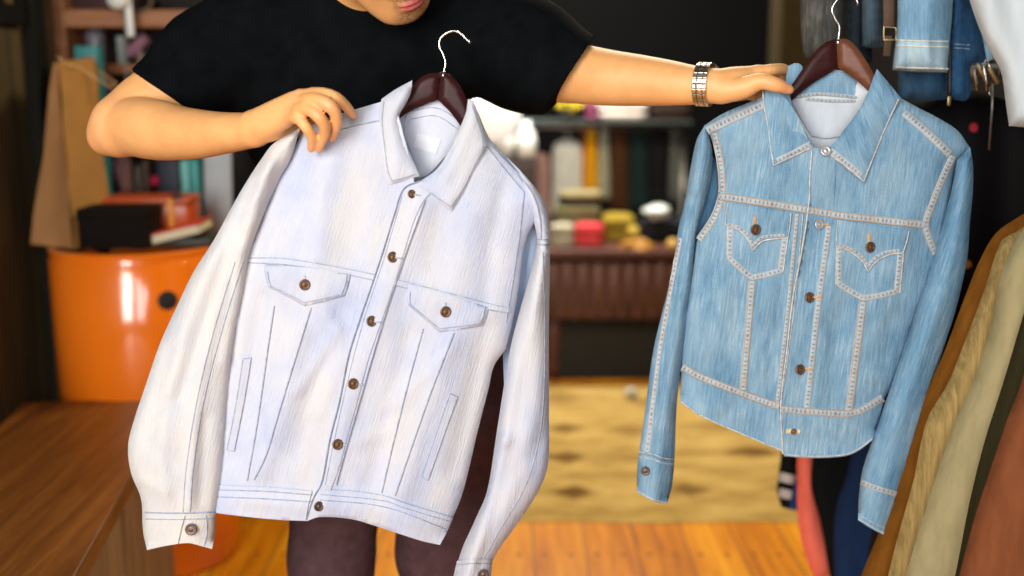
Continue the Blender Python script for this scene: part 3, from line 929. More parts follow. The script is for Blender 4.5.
button(RSL, 645.5, 470.5, 0.0072, 'button', BRONZE, rs, 0.0038, (-0.1, 0.1))
mb = MB()
ribbon(mb, RSL, [(638.5, 452), (652, 454), (663, 458), (674.5, 459.5)], 1.6, 0.004); ribbon(mb, RSL, [(639, 457), (652, 459), (663, 463), (674, 464)], 1.4, 0.004)
ribbon(mb, RSL, [(638, 491), (653, 499.5), (667, 502.5)], 1.8, 0.0042)
mb.build('stitched_edge', BLUE_EDGE, rs)
mb = MB()
ribbon(mb, RSL, [(680, 238), (670, 292), (660, 350), (652, 410), (647, 452)], 4.5, 0.0016)
mb.build('felled_seam', seam_mat('ochre_felled_seam', (0.42, 0.48, 0.52), (0.30, 0.14, 0.06), 5.0), rs)

RSR = Panel([(957, 160, 1), (970, 147, 1), (973, 165), (973, 190), (970, 222), (967, 260), (957, 305), (943, 350), (932, 385), (924, 420), (915, 450), (902, 490), (888, 537, 1), (872, 529), (858, 520, 1),
             (859, 495), (863, 468), (874, 436), (892, 383), (915, 314), (933, 258), (941, 228), (951, 192)],
            1.645, D=0.032, R=26, back=0.024, open_edges=[(888, 537, 858, 520, 8)],
            folds=[([(966, 200), (945, 280), (915, 360), (890, 430)], 0.004, 9), ([(950, 310), (925, 380), (905, 450)], -0.003, 8), ([(905, 380), (885, 440)], -0.002, 8)],
            wob=0.0012, ang=math.radians(18), sp=3.6, wl=22, seed=25)
rs2 = RSR.build('sleeve', BLUE_S, RJ)
UR_ = Panel([(952, 158, 1), (960, 160), (958, 195), (948, 235), (938, 262, 1), (930, 250), (926, 235), (927, 215), (936, 188)], 1.680, D=0.008, R=10, back=0.012, wob=0.001, ang=0.3, sp=3.5, seed=26)
UR_.build('under_sleeve', BLUE_S, rs2)
patch(RSR, [(861.5, 480, 1), (876, 486), (905, 495, 1), (897, 515), (888, 537, 1), (872, 529), (858, 520, 1), (859, 498)], 'cuff', BLUE_BAND, rs2, 0.003, 3.5)
mb = MB()
ribbon(mb, RSR, [(858.5, 518.5), (872, 527), (888, 535)], 1.8, 0.004); ribbon(mb, RSR, [(859, 514), (872, 522), (889, 530)], 1.0, 0.004)
mb.build('stitched_edge', BLUE_EDGE, rs2)
mb = MB()
ribbon(mb, RSR, [(861, 482), (876, 488), (906, 497)], 6.5, 0.0045)
mb.build('felled_seam', BLUE_SEAM, rs2)

# waistband
w1 = patch(RP, [(681.5, 371, 1), (700, 380), (741, 396), (779, 409, 1), (781, 430), (783, 451.5, 1), (740, 433.5), (700, 415.5), (680.5, 402, 1)], 'waistband', BLUE_BAND, RJ, 0.002, 4)
w2 = patch(RP, [(780, 409, 1), (812, 413), (850, 415), (869, 409), (884, 401, 1), (878, 422), (872, 440, 1), (858, 450.5), (845, 455.5), (820, 457.5), (800, 457), (784, 455.5, 1), (782, 432)], 'waistband', BLUE_BAND, RJ, 0.004, 4)
# pockets
for pouch, flap, bx, by in (
        ([(727.5, 222, 1), (727, 258, 1), (740, 270), (752, 279.5, 1), (768, 276), (783, 272, 1), (788, 236, 1)],
         [(728, 203.5, 1), (760, 208), (791, 213, 1), (790, 225), (788, 238, 1), (774, 239), (762, 241.5), (753, 250.5, 1), (747, 238), (737, 229), (725, 224.5, 1), (726, 213)], 754.5, 227.5),
        ([(836.5, 243, 1), (836, 284, 1), (850, 293), (863, 300, 1), (882, 297), (900, 292.5, 1), (904, 250, 1)],
         [(838, 220, 1), (873, 225.5), (909, 231, 1), (907, 241), (903, 253, 1), (890, 254.5), (877, 261), (868, 271.5, 1), (862, 261), (850, 251.5), (836, 246, 1), (836.5, 232)], 869, 245)):
    pk = patch(RP, pouch, 'pocket', BLUE_BAND, RJ, 0.0014, 3.5)
    mb = MB()
    q = np.array([p[:2] for p in pouch[:]], float); c = q.mean(0)
    ins = [tuple(c + (np.array(p[:2]) - c) * np.array([0.90, 0.90])) + tuple(p[2:]) for p in pouch]
    ribbon(mb, RP, ins, 6.5, 0.0026)
    mb.build('felled_seam', BLUE_SEAM, pk)
    mb = MB(); ribbon(mb, RP, pouch, 1.6, 0.0024); mb.build('stitched_edge', BLUE_EDGE, pk)
    fl = patch(RP, flap, 'pocket_flap', BLUE_BAND, RJ, 0.0036, 3.0, puff=0.002, R=8)
    edge = flap[4:]
    edge = [p for p in flap[2:]]
    mb = MB()
    c = np.array([bx, by - 6.0])
    ins = [tuple(c + (np.array(p[:2]) - c) * np.array([0.90, 0.83])) + tuple(p[2:]) for p in flap[4:11]]
    ribbon(mb, RP, ins, 4.5, 0.0064)
    mb.build('felled_seam', BLUE_SEAM, fl)
    mb = MB()
    ribbon(mb, RP, flap[4:11], 2.0, 0.0052); ribbon(mb, RP, [flap[2], flap[3], flap[4]], 1.6, 0.0052); ribbon(mb, RP, [flap[10], flap[11], flap[0]], 1.6, 0.0052)
    mb.build('stitched_edge', BLUE_EDGE, fl)
    # buttonhole worked in ochre thread above the button
    mb = MB(); ribbon(mb, RP, [(bx + 0.5, by - 11), (bx, by)], 4.6, 0.0064); mb.build('buttonhole', THREAD, fl)
    button(RP, bx, by + 2, 0.0084, 'button', BRASS, fl, 0.0066, (0.4, 0.05))
# placket
patch(RP, [(812, 150, 1), (810, 175), (809, 203), (802, 250), (793, 298), (787, 350), (781, 409, 1), (808, 412, 1), (813, 350), (822, 290), (830, 235), (834, 200), (836, 152, 1)],
      'placket', BLUE_BAND, RJ, 0.0026, 4)
# felled seams on the front
mb = MB()
for line, w in (([(718, 196), (752, 201), (787, 206.5), (841, 215.5), (880, 220), (925, 225)], 8.5),
                ([(707, 131), (725, 122), (745, 113), (764, 104)], 9.0), ([(904, 112), (925, 130), (950, 154)], 9.0),
                ([(714, 133), (719, 155), (722, 180), (721, 197), (714, 217), (699, 240)], 7.0), ([(953, 156), (942, 180), (932, 205), (926, 224), (929, 238), (936, 254)], 7.0),
                ([(752, 281), (748, 330), (743, 390)], 7.5), ([(863, 302), (857, 350), (849, 411)], 8.0),
                ([(682, 367), (700, 377), (741, 393), (779, 407)], 8.0), ([(781, 409), (812, 412), (850, 413.5), (868, 407), (883, 398)], 8.5)):
    ribbon(mb, RP, line, w, 0.0024 if w < 8.4 else 0.0044)
for line, w in (([(829, 226), (820, 290), (813, 350), (807, 408)], 7.0), ([(797, 214), (789, 300), (781, 370), (777, 404)], 4.5)):
    ribbon(mb, RP, line, w, 0.0036)
mb.build('felled_seam', BLUE_SEAM, RJ)
mb = MB()
for line in ([(812, 150), (810, 175), (809, 203), (802, 250), (793, 298), (787, 350), (781, 405), (783, 454)],):
    ribbon(mb, RP, line, 2.2, 0.0054)
for line in ([(681, 401.5), (700, 415), (740, 433), (783, 451)], [(785, 454.5), (800, 456), (820, 456.5), (845, 454.5), (858, 449.5), (872, 439)]):
    ribbon(mb, RP, line, 2.0, 0.0048)
ribbon(mb, RP, [(803, 214), (795, 300), (786, 370), (780, 404)], 1.2, 0.004)
mb.build('stitched_edge', BLUE_EDGE, RJ)
# ochre topstitching along the pale seams
mb = MB()
def dashes(panel, line, off, dash, gap, w, lift):
    L = curve(line, False, 1.0)
    T = np.gradient(L, axis=0); T /= np.linalg.norm(T, axis=1)[:, None] + 1e-9
    L = L + np.stack([-T[:, 1], T[:, 0]], -1) * off
    s = np.concatenate([[0], np.cumsum(np.linalg.norm(np.diff(L, axis=0), axis=1))])
    a = 0.0
    while a + dash < s[-1]:
        q = [tuple((np.interp(x, s, L[:, 0]), np.interp(x, s, L[:, 1]))) for x in (a, a + dash / 2, a + dash)]
        ribbon(mb, panel, q, w, lift, smooth_line=False)
        a += dash + gap
for line, o in (([(718, 196), (752, 201), (787, 206.5), (841, 215.5), (880, 220), (925, 225)], 3.0), ([(682, 367), (700, 377), (741, 393), (779, 407)], 3.0), ([(781, 409), (812, 412), (850, 413.5), (868, 407), (883, 398)], 3.0)):
    for sgn in (-1, 1):
        dashes(RP, line, o * sgn, 2.2, 1.2, 0.9, 0.0054)
for line, o in (([(714, 133), (719, 155), (722, 180), (721, 197), (714, 217), (699, 240)], 2.4), ([(953, 156), (942, 180), (932, 205), (926, 224), (929, 238), (936, 254)], 2.4),
                ([(752, 281), (748, 330), (743, 390)], 2.6), ([(863, 302), (857, 350), (849, 411)], 2.8)):
    dashes(RP, line, o, 2.2, 1.2, 0.8, 0.0036); dashes(RP, line, -o, 2.2, 1.2, 0.8, 0.0036)
mb.build('topstitching', THREAD, RJ)
# buttons of the front
for (x, y, r, m_) in ((818, 224.5, .0078, PALE_METAL), (808.5, 297.5, .0082, BRASS), (799, 369.5, .0082, BRASS)):
    button(RP, x, y, r, 'button', m_, RJ, 0.004, (0.4, 0.2))
for q_ in ([(812, 297), (821, 297.5)], [(803.5, 369), (812.5, 369.5)], [(822, 225), (829, 224)]):
    mb = MB(); ribbon(mb, RP, q_, 3.0, 0.0046); mb.build('buttonhole', THREAD, RJ)
mb = MB(); ribbon(mb, RP, [(786, 431), (800, 432)], 6.0, 0.006); mb.build('buttonhole', plain('pale_buttonhole_thread', (0.62, 0.52, 0.32), 0.8, 0.2, 200), RJ)
button(RP, 793.5, 431.5, 0.0048, 'button', BRASS, RJ, 0.0065, (0, 0.1), 0.001)
# collar
DL = Panel([(787, 84, 1), (776, 86), (765, 88, 1), (762, 103), (766, 126), (769, 148), (772.5, 168, 1), (794, 158), (815, 147.5, 1), (806, 133), (797, 115), (791, 100), (789, 90)],
           1.640, D=0.008, R=10, back=0.004, tilt=(0, 0.00019), c0=(780, 95), folds=[([(777, 92), (782, 130), (786, 158)], 0.003, 7)], wob=0.001, ang=0.1, sp=3.2, wl=18, seed=31)
d1 = DL.build('collar_leaf', BLUE, RJ)
DR = Panel([(877, 69, 1), (888, 82), (901, 98, 1), (888, 126), (876, 155), (864.5, 184, 1), (846, 169), (827, 154, 1), (841, 134), (858, 111), (868, 92), (873, 78)],
           1.640, D=0.008, R=10, back=0.004, tilt=(0, 0.00017), c0=(880, 80), folds=[([(882, 85), (872, 120), (858, 160)], 0.003, 8)], wob=0.001, ang=-0.35, sp=3.2, wl=18, seed=32)
d2 = DR.build('collar_leaf', BLUE, RJ)
for pn, ob, inn, out in ((DL, d1, [(777, 161), (796, 152), (811, 143.5)], [(763, 91), (763.5, 103), (767.5, 126), (770.5, 148), (773.5, 165.5, 1), (794, 156), (813, 147)]),
                         (DR, d2, [(830, 150), (847, 163.5), (861, 175.5)], [(899, 99), (886.5, 126), (874.5, 155), (864, 181.5, 1), (847, 167.5), (829, 154)])):
    mb = MB(); ribbon(mb, pn, inn, 6.5, 0.0016); mb.build('felled_seam', BLUE_SEAM, ob)
    mb = MB(); ribbon(mb, pn, out, 1.9, 0.0018); mb.build('stitched_edge', BLUE_EDGE, ob)
# back of the collar behind the hanging hand, pale lining and stitched neck band
bc = Panel([(788, 66, 1), (797, 63), (803, 68), (801, 82), (792, 92, 1), (786, 82)], 1.676, D=0.004, R=8, back=0.003, wob=0, sp=3.5)
bc.build('collar_back', BLUE_BAND, RJ)
nk = Panel([(790, 98, 1), (802, 84), (838, 70), (868, 88, 1), (864, 108), (842, 136, 1), (826, 138), (812, 136, 1), (802, 120)], 1.684, D=0.004, R=18, back=0.002, wob=0.0008, sp=4, seed=6)
nko = nk.build('neck_lining', BLUE_IN, RJ)
patch(nk, [(795, 91, 1), (812, 79), (838, 71), (862, 82), (868, 92, 1), (866, 99, 1), (846, 95), (818, 93), (797, 96, 1)], 'neck_band', BLUE, nko, 0.0016, 3.5)
mb = MB()
ribbon(mb, nk, [(793, 97), (818, 94), (846, 96), (867, 99)], 4.0, 0.003); ribbon(mb, nk, [(806, 99), (830, 101), (856, 101)], 3.5, 0.0016)
mb.build('felled_seam', BLUE_SEAM, nko)
button(RP, 825, 151.5, 0.0078, 'button', PALE_METAL, RJ, 0.006, (0.1, 0.4))

# ================================================================== the man: implicit surfaces meshed as one skin
class SDF:
    def __init__(s):
        s.p = []          # (kind, params, k, centre, reach, op)

    def cap(s, a, b, ra, rb, k=0.02, cut=None, op='u'):
        a = np.array(a, float); b = np.array(b, float)
        s.p.append(('cap', (a, b, ra, rb, cut), k, (a + b) / 2, np.linalg.norm(b - a) / 2 + max(ra, rb), op))

    def chain(s, pts, rs, k=0.006):
        for i in range(len(pts) - 1):
            s.cap(pts[i], pts[i + 1], rs[i], rs[i + 1], k)

    def limb(s, pts, rs, k0=0.03, step=0.006):
        """one smooth tapering limb through the points"""
        P_ = np.array(pts, float); r_ = np.array(rs, float)
        n = len(P_); out = []; ro = []
        for i in range(n - 1):
            p0 = P_[i - 1] if i else 2 * P_[0] - P_[1]; p3 = P_[i + 2] if i + 2 < n else 2 * P_[-1] - P_[-2]
            q0 = r_[i - 1] if i else r_[0]; q3 = r_[i + 2] if i + 2 < n else r_[-1]
            m = max(2, int(np.linalg.norm(P_[i + 1] - P_[i]) / step))
            for t in np.arange(m) / m:
                w = np.array([-t + 2*t*t - t**3, 2 - 5*t*t + 3*t**3, t + 4*t*t - 3*t**3, -t*t + t**3]) / 2
                out.append(w[0]*p0 + w[1]*P_[i] + w[2]*P_[i+1] + w[3]*p3)
                ro.append(w @ np.array([q0, r_[i], r_[i+1], q3]))
        out.append(P_[-1]); ro.append(r_[-1])
        for i in range(len(out) - 1):
            s.cap(out[i], out[i + 1], ro[i], ro[i + 1], k0 if i == 0 else 0.0)

    def ell(s, c, r, R=None, k=0.02, cut=None, op='u'):
        c = np.array(c, float); r = np.array(r, float)
        R = np.eye(3) if R is None else np.array(R, float)
        s.p.append(('ell', (c, r, R, cut), k, c, r.max(), op))

    def ev1(s, pr, X):
        kind, q = pr[0], pr[1]
        if kind == 'cap':
            a, b, ra, rb, cut = q
            ab = b - a
            h = np.clip(((X - a) @ ab) / (ab @ ab + 1e-12), 0, 1)
            d = np.linalg.norm(X - a - h[:, None] * ab, axis=1) - (ra + (rb - ra) * h)
        else:
            c, r, R, cut = q
            Y = (X - c) @ R            # columns of R are the local axes
            k0 = np.linalg.norm(Y / r, axis=1); k1 = np.linalg.norm(Y / r**2, axis=1)
            d = np.where(k1 > 1e-9, k0 * (k0 - 1) / (k1 + 1e-12), -r.min())
        if cut is not None:
            for (pc, pn) in (cut if isinstance(cut, list) else [cut]):
                d = np.maximum(d, (X - np.array(pc)) @ np.array(pn))
        return d

    def ev(s, X, prims=None):
        D = np.full(len(X), 1.0)
        for pr in (s.p if prims is None else prims):
            d = s.ev1(pr, X); k = pr[2]
            if pr[5] == 'u':
                if k <= 0: D = np.minimum(D, d)
                else:
                    h = np.clip(0.5 + 0.5 * (D - d) / k, 0, 1)
                    D = D + (d - D) * h - k * h * (1 - h)
            else:
                h = np.clip(0.5 - 0.5 * (D + d) / k, 0, 1)
                D = D * (1 - h) + (-d) * h + k * h * (1 - h)
        return D

    def mesh(s, vox=0.004, B=16):
        lo = np.min([p[3] - p[4] for p in s.p if p[5] == 'u'], 0) - 0.03
        hi = np.max([p[3] + p[4] for p in s.p if p[5] == 'u'], 0) + 0.03
        nb = np.ceil((hi - lo) / (vox * B)).astype(int)
        g = np.arange(B + 1)
        GX, GY, GZ = np.meshgrid(g, g, g, indexing='ij')
        loc = np.stack([GX, GY, GZ], -1).reshape(-1, 3)
        S = nb * B + 1
        key = lambda I: (I[:, 0].astype(np.int64) * S[1] + I[:, 1]) * S[2] + I[:, 2]
        hd = vox * B * math.sqrt(3) / 2
        cen = np.array([p[3] for p in s.p]); rad = np.array([p[4] for p in s.p])
        vk = []; vp = []; quads = []
        for bi in np.ndindex(*nb):
            o = np.array(bi) * B
            c = lo + (o + B / 2) * vox
            m = np.linalg.norm(cen - c, axis=1) - rad < hd + 0.03
            if not m.any(): continue
            pr = [p for p, k in zip(s.p, m) if k]
            dc = min(abs(s.ev(c[None], pr)[0]), 9)
            if dc > hd * 1.25 + 0.02: continue
            P = lo + (loc + o) * vox
            D = s.ev(P, pr).reshape(B + 1, B + 1, B + 1)
            if D.min() > 0 or D.max() < 0: continue
            sg = D < 0
            # cell vertices
            cnt = np.zeros((B, B, B)); acc = np.zeros((B, B, B, 3))
            for ax in range(3):
                for u in (0, 1):
                    for w in (0, 1):
                        oth = [a for a in range(3) if a != ax]
                        sl0 = [None] * 3; sl1 = [None] * 3
                        sl0[ax] = slice(0, B); sl1[ax] = slice(1, B + 1)
                        sl0[oth[0]] = sl1[oth[0]] = slice(u, B + u); sl0[oth[1]] = sl1[oth[1]] = slice(w, B + w)
                        a = D[tuple(sl0)]; b = D[tuple(sl1)]
                        cr = (a < 0) != (b < 0)
                        t = np.where(cr, a / (a - b + 1e-15), 0)
                        q = np.zeros((B, B, B, 3)); q[..., ax] = t; q[..., oth[0]] = u; q[..., oth[1]] = w
                        acc += q * cr[..., None]; cnt += cr
            ii = np.argwhere(cnt > 0)
            if not len(ii): continue
            vv = acc[tuple(ii.T)] / cnt[tuple(ii.T)][:, None]
            vk.append(key(ii + o)); vp.append(lo + (ii + o + vv) * vox)
            for ax in range(3):
                sl0 = [slice(0, B)] * 3; sl1 = [slice(0, B)] * 3
                sl1[ax] = slice(1, B + 1)
                a = sg[tuple(sl0)]; b = sg[tuple(sl1)]
                e = np.argwhere(a != b)
                if not len(e): continue
                fl = a[tuple(e.T)]
                I = e + o
                o1, o2 = [(1, 2), (2, 0), (0, 1)][ax]
                d1 = np.zeros(3, int); d1[o1] = 1; d2 = np.zeros(3, int); d2[o2] = 1
                Q = np.stack([key(I), key(I - d1), key(I - d1 - d2), key(I - d2)], -1)
                Q[~fl] = Q[~fl][:, ::-1]
                ok = ((I - d1 - d2) >= 0).all(1)
                quads.append(Q[ok])
        vk = np.concatenate(vk); vp = np.concatenate(vp); quads = np.concatenate(quads)
        order = np.argsort(vk); vk = vk[order]; vp = vp[order]
        ix = np.clip(np.searchsorted(vk, quads), 0, len(vk) - 1)
        ok = (vk[ix] == quads).all(1)
        return vp, ix[ok].tolist()


def smooth_mesh(v, f, it=2, lam=0.5):
    F = np.array(f)
    E = np.concatenate([F[:, [0, 1]], F[:, [1, 2]], F[:, [2, 3]], F[:, [3, 0]]])
    for _ in range(it):
        s = np.zeros_like(v); c = np.zeros(len(v))
        np.add.at(s, E[:, 0], v[E[:, 1]]); np.add.at(c, E[:, 0], 1)
        v = v + lam * (s / np.maximum(c, 1)[:, None] - v)
    return v


def skin_mat():
    m, nt, b = newmat('skin')
    n = noise(nt, coords(nt), 22, 4)
    r = ramp(nt, n, [(0.3, (0.68, 0.325, 0.115)), (0.7, (0.78, 0.40, 0.155))])
    a1 = nd(nt, 'ShaderNodeAttribute', attribute_name='lip')
    a2 = nd(nt, 'ShaderNodeAttribute', attribute_name='stubble')
    a3 = nd(nt, 'ShaderNodeAttribute', attribute_name='flush')
    c = mixc(nt, a3.outputs[2], r.outputs[0], (0.74, 0.30, 0.17))
    sp = noise(nt, coords(nt), 420, 2)
    f = mth(nt, 'MULTIPLY', a2.outputs[2], ramp(nt, sp, [(0.35, 0.35), (0.6, 0.9)]).outputs[0])
    c = mixc(nt, f, c, (0.10, 0.055, 0.035))
    c = mixc(nt, a1.outputs[2], c, (0.62, 0.15, 0.14))
    nt.links.new(c, b.inputs['Base Color'])
    b.inputs['Roughness'].default_value = 0.5
    b.inputs['Subsurface Weight'].default_value = 0.12
    b.inputs['Subsurface Radius'].default_value = (0.02, 0.008, 0.004)
    b.inputs['Subsurface Scale'].default_value = 0.3
    fine = noise(nt, coords(nt), 300, 3)
    bump(nt, b, fine, 0.08, 0.001)
    return m


A = lambda x, y, Y: np.array(at(x, y, Y))
S = SDF()
PELV = A(394, 315, 1.93)
foot_z = 0.0
# ---- trunk
CH = A(350, 95, 1.90)
S.ell(PELV, (0.165, 0.11, 0.12), k=0.05)
S.ell(A(376, 225, 1.92), (0.145, 0.10, 0.16), k=0.06)
S.ell(CH, (0.175, 0.115, 0.19), k=0.06)
SHR = A(262, 34, 1.88); SHL = A(446, 30, 1.88)
NB = A(355, -6, 1.88)
S.cap(NB, SHR, 0.062, 0.062, 0.05); S.cap(NB, SHL, 0.062, 0.062, 0.05)
# ---- right arm (on the left in the picture): elbow out, forearm across to the shoulder of the bleached jacket
ELR = A(115, 128, 1.76); WRR = A(252, 130, 1.555)
S.limb([SHR, A(222, 58, 1.855), A(180, 82, 1.82), A(143, 104, 1.785), A(123, 120, 1.762)], [0.066, 0.060, 0.053, 0.046, 0.041])
S.limb([A(119, 127, 1.76), A(136, 127, 1.742), A(158, 130, 1.708), A(180, 133, 1.672), A(202, 134, 1.637), A(224, 133, 1.60), A(241, 131.5, 1.572), WRR], [0.041, 0.0465, 0.0465, 0.0405, 0.0355, 0.0300, 0.0268, 0.0250], 0.02)
S.cap(A(112, 136, 1.757), A(104, 139, 1.760), 0.028, 0.021, 0.03)        # point of the elbow
# ---- left arm, stretched out towards the mid-blue jacket
WRL = A(706, 85.5, 1.65)
S.limb([SHL, A(500, 52, 1.84), A(545, 68, 1.80), A(580, 74, 1.765), A(610, 78, 1.735), A(640, 80.5, 1.71), A(668, 83, 1.685), A(690, 85, 1.665), WRL], [0.066, 0.060, 0.052, 0.0465, 0.0425, 0.0385, 0.034, 0.0295, 0.0268])
# ---- right hand
yk = 1.508
K = [A(301, 97, yk - .002), A(298, 103, yk - .006), A(292, 110.5, yk - .004), A(286, 118.5, yk + .002)]      # knuckles index..little
for kk, r in zip(K, (0.0112, 0.0115, 0.0110, 0.0100)):
    S.limb([WRR, WRR * .5 + kk * .5 + np.array([0, -.002, 0]), kk], [0.0195, 0.0165, r], 0.004, 0.008)
S.cap(A(258, 124, 1.550), A(293, 103, 1.513), 0.021, 0.0125, 0.010)
S.cap(A(258, 131, 1.550), A(287, 117, 1.517), 0.019, 0.0120, 0.010)
fr_ = lambda pts, rs: S.limb(pts, rs, 0.004, 0.004)
fr_([K[0], A(317, 93.5, 1.488), A(333, 96.5, 1.484), A(345, 105.5, 1.500), A(353, 115, 1.518)], [0.0100, 0.0088, 0.0086, 0.0077, 0.0062])
fr_([K[1], A(314, 99.5, 1.478), A(330, 106, 1.468), A(337, 120, 1.482), A(332, 138, 1.510)], [0.0104, 0.0092, 0.0090, 0.0081, 0.0064])
fr_([K[2], A(306, 108.5, 1.478), A(319, 117, 1.468), A(325, 130, 1.482), A(319.5, 148, 1.509)], [0.0100, 0.0090, 0.0088, 0.0079, 0.0062])
fr_([K[3], A(297, 118, 1.484), A(306, 127, 1.478), A(312, 137, 1.490), A(311, 149, 1.509)], [0.0092, 0.0080, 0.0078, 0.0070, 0.0056])
S.cap(A(316, 96.5, 1.486), A(317, 102, 1.478), 0.0080, 0.0080, 0.005); S.cap(A(322, 98, 1.483), A(322, 104, 1.474), 0.0065, 0.0065, 0.004)
S.cap(A(308, 103, 1.480), A(306, 109, 1.479), 0.0080, 0.0080, 0.005); S.cap(A(298, 113, 1.484), A(297, 118, 1.485), 0.0075, 0.0070, 0.005)
# thumb passes behind the cloth of the shoulder
S.limb([A(272, 130, 1.545), A(300, 128, 1.582), A(322, 126, 1.600), A(338, 128, 1.596)], [0.015, 0.0135, 0.0108, 0.0085], 0.008)
# ---- left hand: thumb in front of the collar, fingers behind it
ky = 1.655
KL = [A(757, 73, ky - .004), A(757, 80, ky + .012), A(754, 87, ky + .024), A(750, 93, ky + .034)]
W2 = A(716, 86, 1.645)
for kk, r in zip(KL, (0.0120, 0.0120, 0.0115, 0.0105)):
    S.limb([W2, W2 * .5 + kk * .5, kk], [0.0215, 0.0185, r], 0.004, 0.008)
S.cap(WRL, W2, 0.0262, 0.0240, 0.004)
S.ell(A(733, 85, 1.642), (0.034, 0.020, 0.0225), None, 0.010)
S.limb([A(722, 91, 1.636), A(742, 88, 1.625), A(760, 81.5, 1.616), A(776, 85, 1.610), A(789, 89.5, 1.617)], [0.0185, 0.0165, 0.0122, 0.0108, 0.0075], 0.008, 0.005)
fl2 = lambda pts, rs: S.limb(pts, rs, 0.004, 0.004)
fl2([KL[0], A(772, 70, 1.655), A(784, 69.5, 1.682), A(788, 74, 1.700)], [0.0105, 0.0092, 0.0084, 0.0066])
fl2([KL[1], A(777, 80, 1.700), A(792, 86, 1.706), A(800, 95, 1.702)], [0.0105, 0.0095, 0.0085, 0.0066])
fl2([KL[2], A(774, 91, 1.708), A(788, 99, 1.710), A(795, 108, 1.705)], [0.0102, 0.0092, 0.0082, 0.0064])
fl2([KL[3], A(768, 101, 1.712), A(779, 109, 1.712), A(785, 117, 1.707)], [0.0095, 0.0084, 0.0075, 0.0058])
# ---- legs
HIPR = A(352, 345, 1.93); HIPL = A(440, 345, 1.93)
KNR = A(331, 560, 1.90); KNL = A(443, 556, 1.92)
ANR = np.array([KNR[0] - 0.01, 1.95, 0.09]); ANL = np.array([KNL[0] + 0.03, 1.99, 0.09])
for hp, kn, an in ((HIPR, KNR, ANR), (HIPL, KNL, ANL)):
    S.cap(hp, kn, 0.078, 0.054, 0.04)
    S.cap(kn, kn * .55 + an * .45 + np.array([0, .015, 0]), 0.053, 0.052, 0.03)
    S.cap(kn * .55 + an * .45 + np.array([0, .015, 0]), an, 0.052, 0.036, 0.03)
    S.cap(an + np.array([0, .02, -.045]), an + np.array([0, -.15, -.06]), 0.035, 0.026, 0.03)
# ---- head, bowed and turned towards the mid-blue jacket
yaw, pit, rol = math.radians(48), math.radians(38), math.radians(-34)
Fw = np.array([math.sin(yaw) * math.cos(pit), -math.cos(yaw) * math.cos(pit), -math.sin(pit)])
Lf = np.array([math.cos(yaw), math.sin(yaw), 0.0])          # the head's left
Up = np.cross(Lf, Fw) * -1
Up = Up if Up[2] > 0 else -Up
ca, sa = math.cos(rol), math.sin(rol)
Lf, Up = Lf * ca - Up * sa, Up * ca + Lf * sa
HR_ = np.stack([Fw, Lf, Up], 1)
chin_at = A(411, 20, 1.735)
HC = chin_at - HR_ @ np.array([0.080, 0, -0.118])
hp = lambda f, l, u: HC + HR_ @ np.array([f, l, u])
he = lambda c, r, k=0.012, op='u': S.ell(hp(*c), r, HR_, k, op=op)
S.cap(NB, hp(-0.02, 0, -0.06), 0.062, 0.056, 0.03)
he((-0.012, 0, 0.035), (0.098, 0.077, 0.098), 0.02)
he((0.030, 0, -0.035), (0.064, 0.062, 0.078), 0.03)
he((0.050, 0, -0.080), (0.040, 0.044, 0.036), 0.025)
he((0.074, 0, -0.104), (0.018, 0.022, 0.016), 0.014)          # chin
S.cap(hp(-0.012, 0.058, -0.055), hp(0.060, 0.024, -0.100), 0.018, 0.017, 0.025)
S.cap(hp(-0.012, -0.058, -0.055), hp(0.060, -0.024, -0.100), 0.018, 0.017, 0.025)
he((0.076, 0.0, 0.030), (0.020, 0.055, 0.016), 0.02)           # brow
he((0.070, 0.038, -0.020), (0.022, 0.024, 0.018), 0.02); he((0.070, -0.038, -0.020), (0.022, 0.024, 0.018), 0.02)
S.cap(hp(0.088, 0, 0.015), hp(0.108, 0, -0.028), 0.008, 0.011, 0.012)
he((0.096, 0.013, -0.033), (0.010, 0.009, 0.008), 0.006); he((0.096, -0.013, -0.033), (0.010, 0.009, 0.008), 0.006)
he((0.084, 0.034, 0.008), (0.014, 0.018, 0.012), 0.010, 'd'); he((0.084, -0.034, 0.008), (0.014, 0.018, 0.012), 0.010, 'd')
lipU = (0.0905, 0, -0.0655); lipD = (0.0885, 0, -0.0765)
he(lipU, (0.010, 0.024, 0.0055), 0.005); he(lipD, (0.010, 0.021, 0.0068), 0.005)
he((0.100, 0, -0.0708), (0.006, 0.022, 0.0014), 0.003, 'd')
for sd in (1, -1):
    he((-0.012, 0.078 * sd, -0.012), (0.018, 0.008, 0.031), 0.006)
    he((-0.004, 0.084 * sd, -0.010), (0.009, 0.005, 0.018), 0.004, 'd')
bv, bf = S.mesh(0.0030)
bv = smooth_mesh(bv, bf, 2, 0.4)
MAN = thing('person', 'man in a black T-shirt and dark brown trousers holding up two denim jackets', 'person', (PELV[0], 1.94, 0.0))
body = mesh_obj('body', bv, bf, skin_mat(), MAN)
Hl = (bv - HC) @ HR_
at_ = body.data.attributes.new('lip', 'FLOAT', 'POINT')
lv = np.zeros(len(bv))
for c, r in ((lipU, (0.016, 0.0235, 0.0062)), (lipD, (0.016, 0.0205, 0.0078))):
    q = np.linalg.norm((Hl - np.array(c)) / np.array(r), axis=1)
    lv = np.maximum(lv, np.clip((1.15 - q) / 0.25, 0, 1))
at_.data.foreach_set('value', lv.astype(np.float32))
st = np.zeros(len(bv))
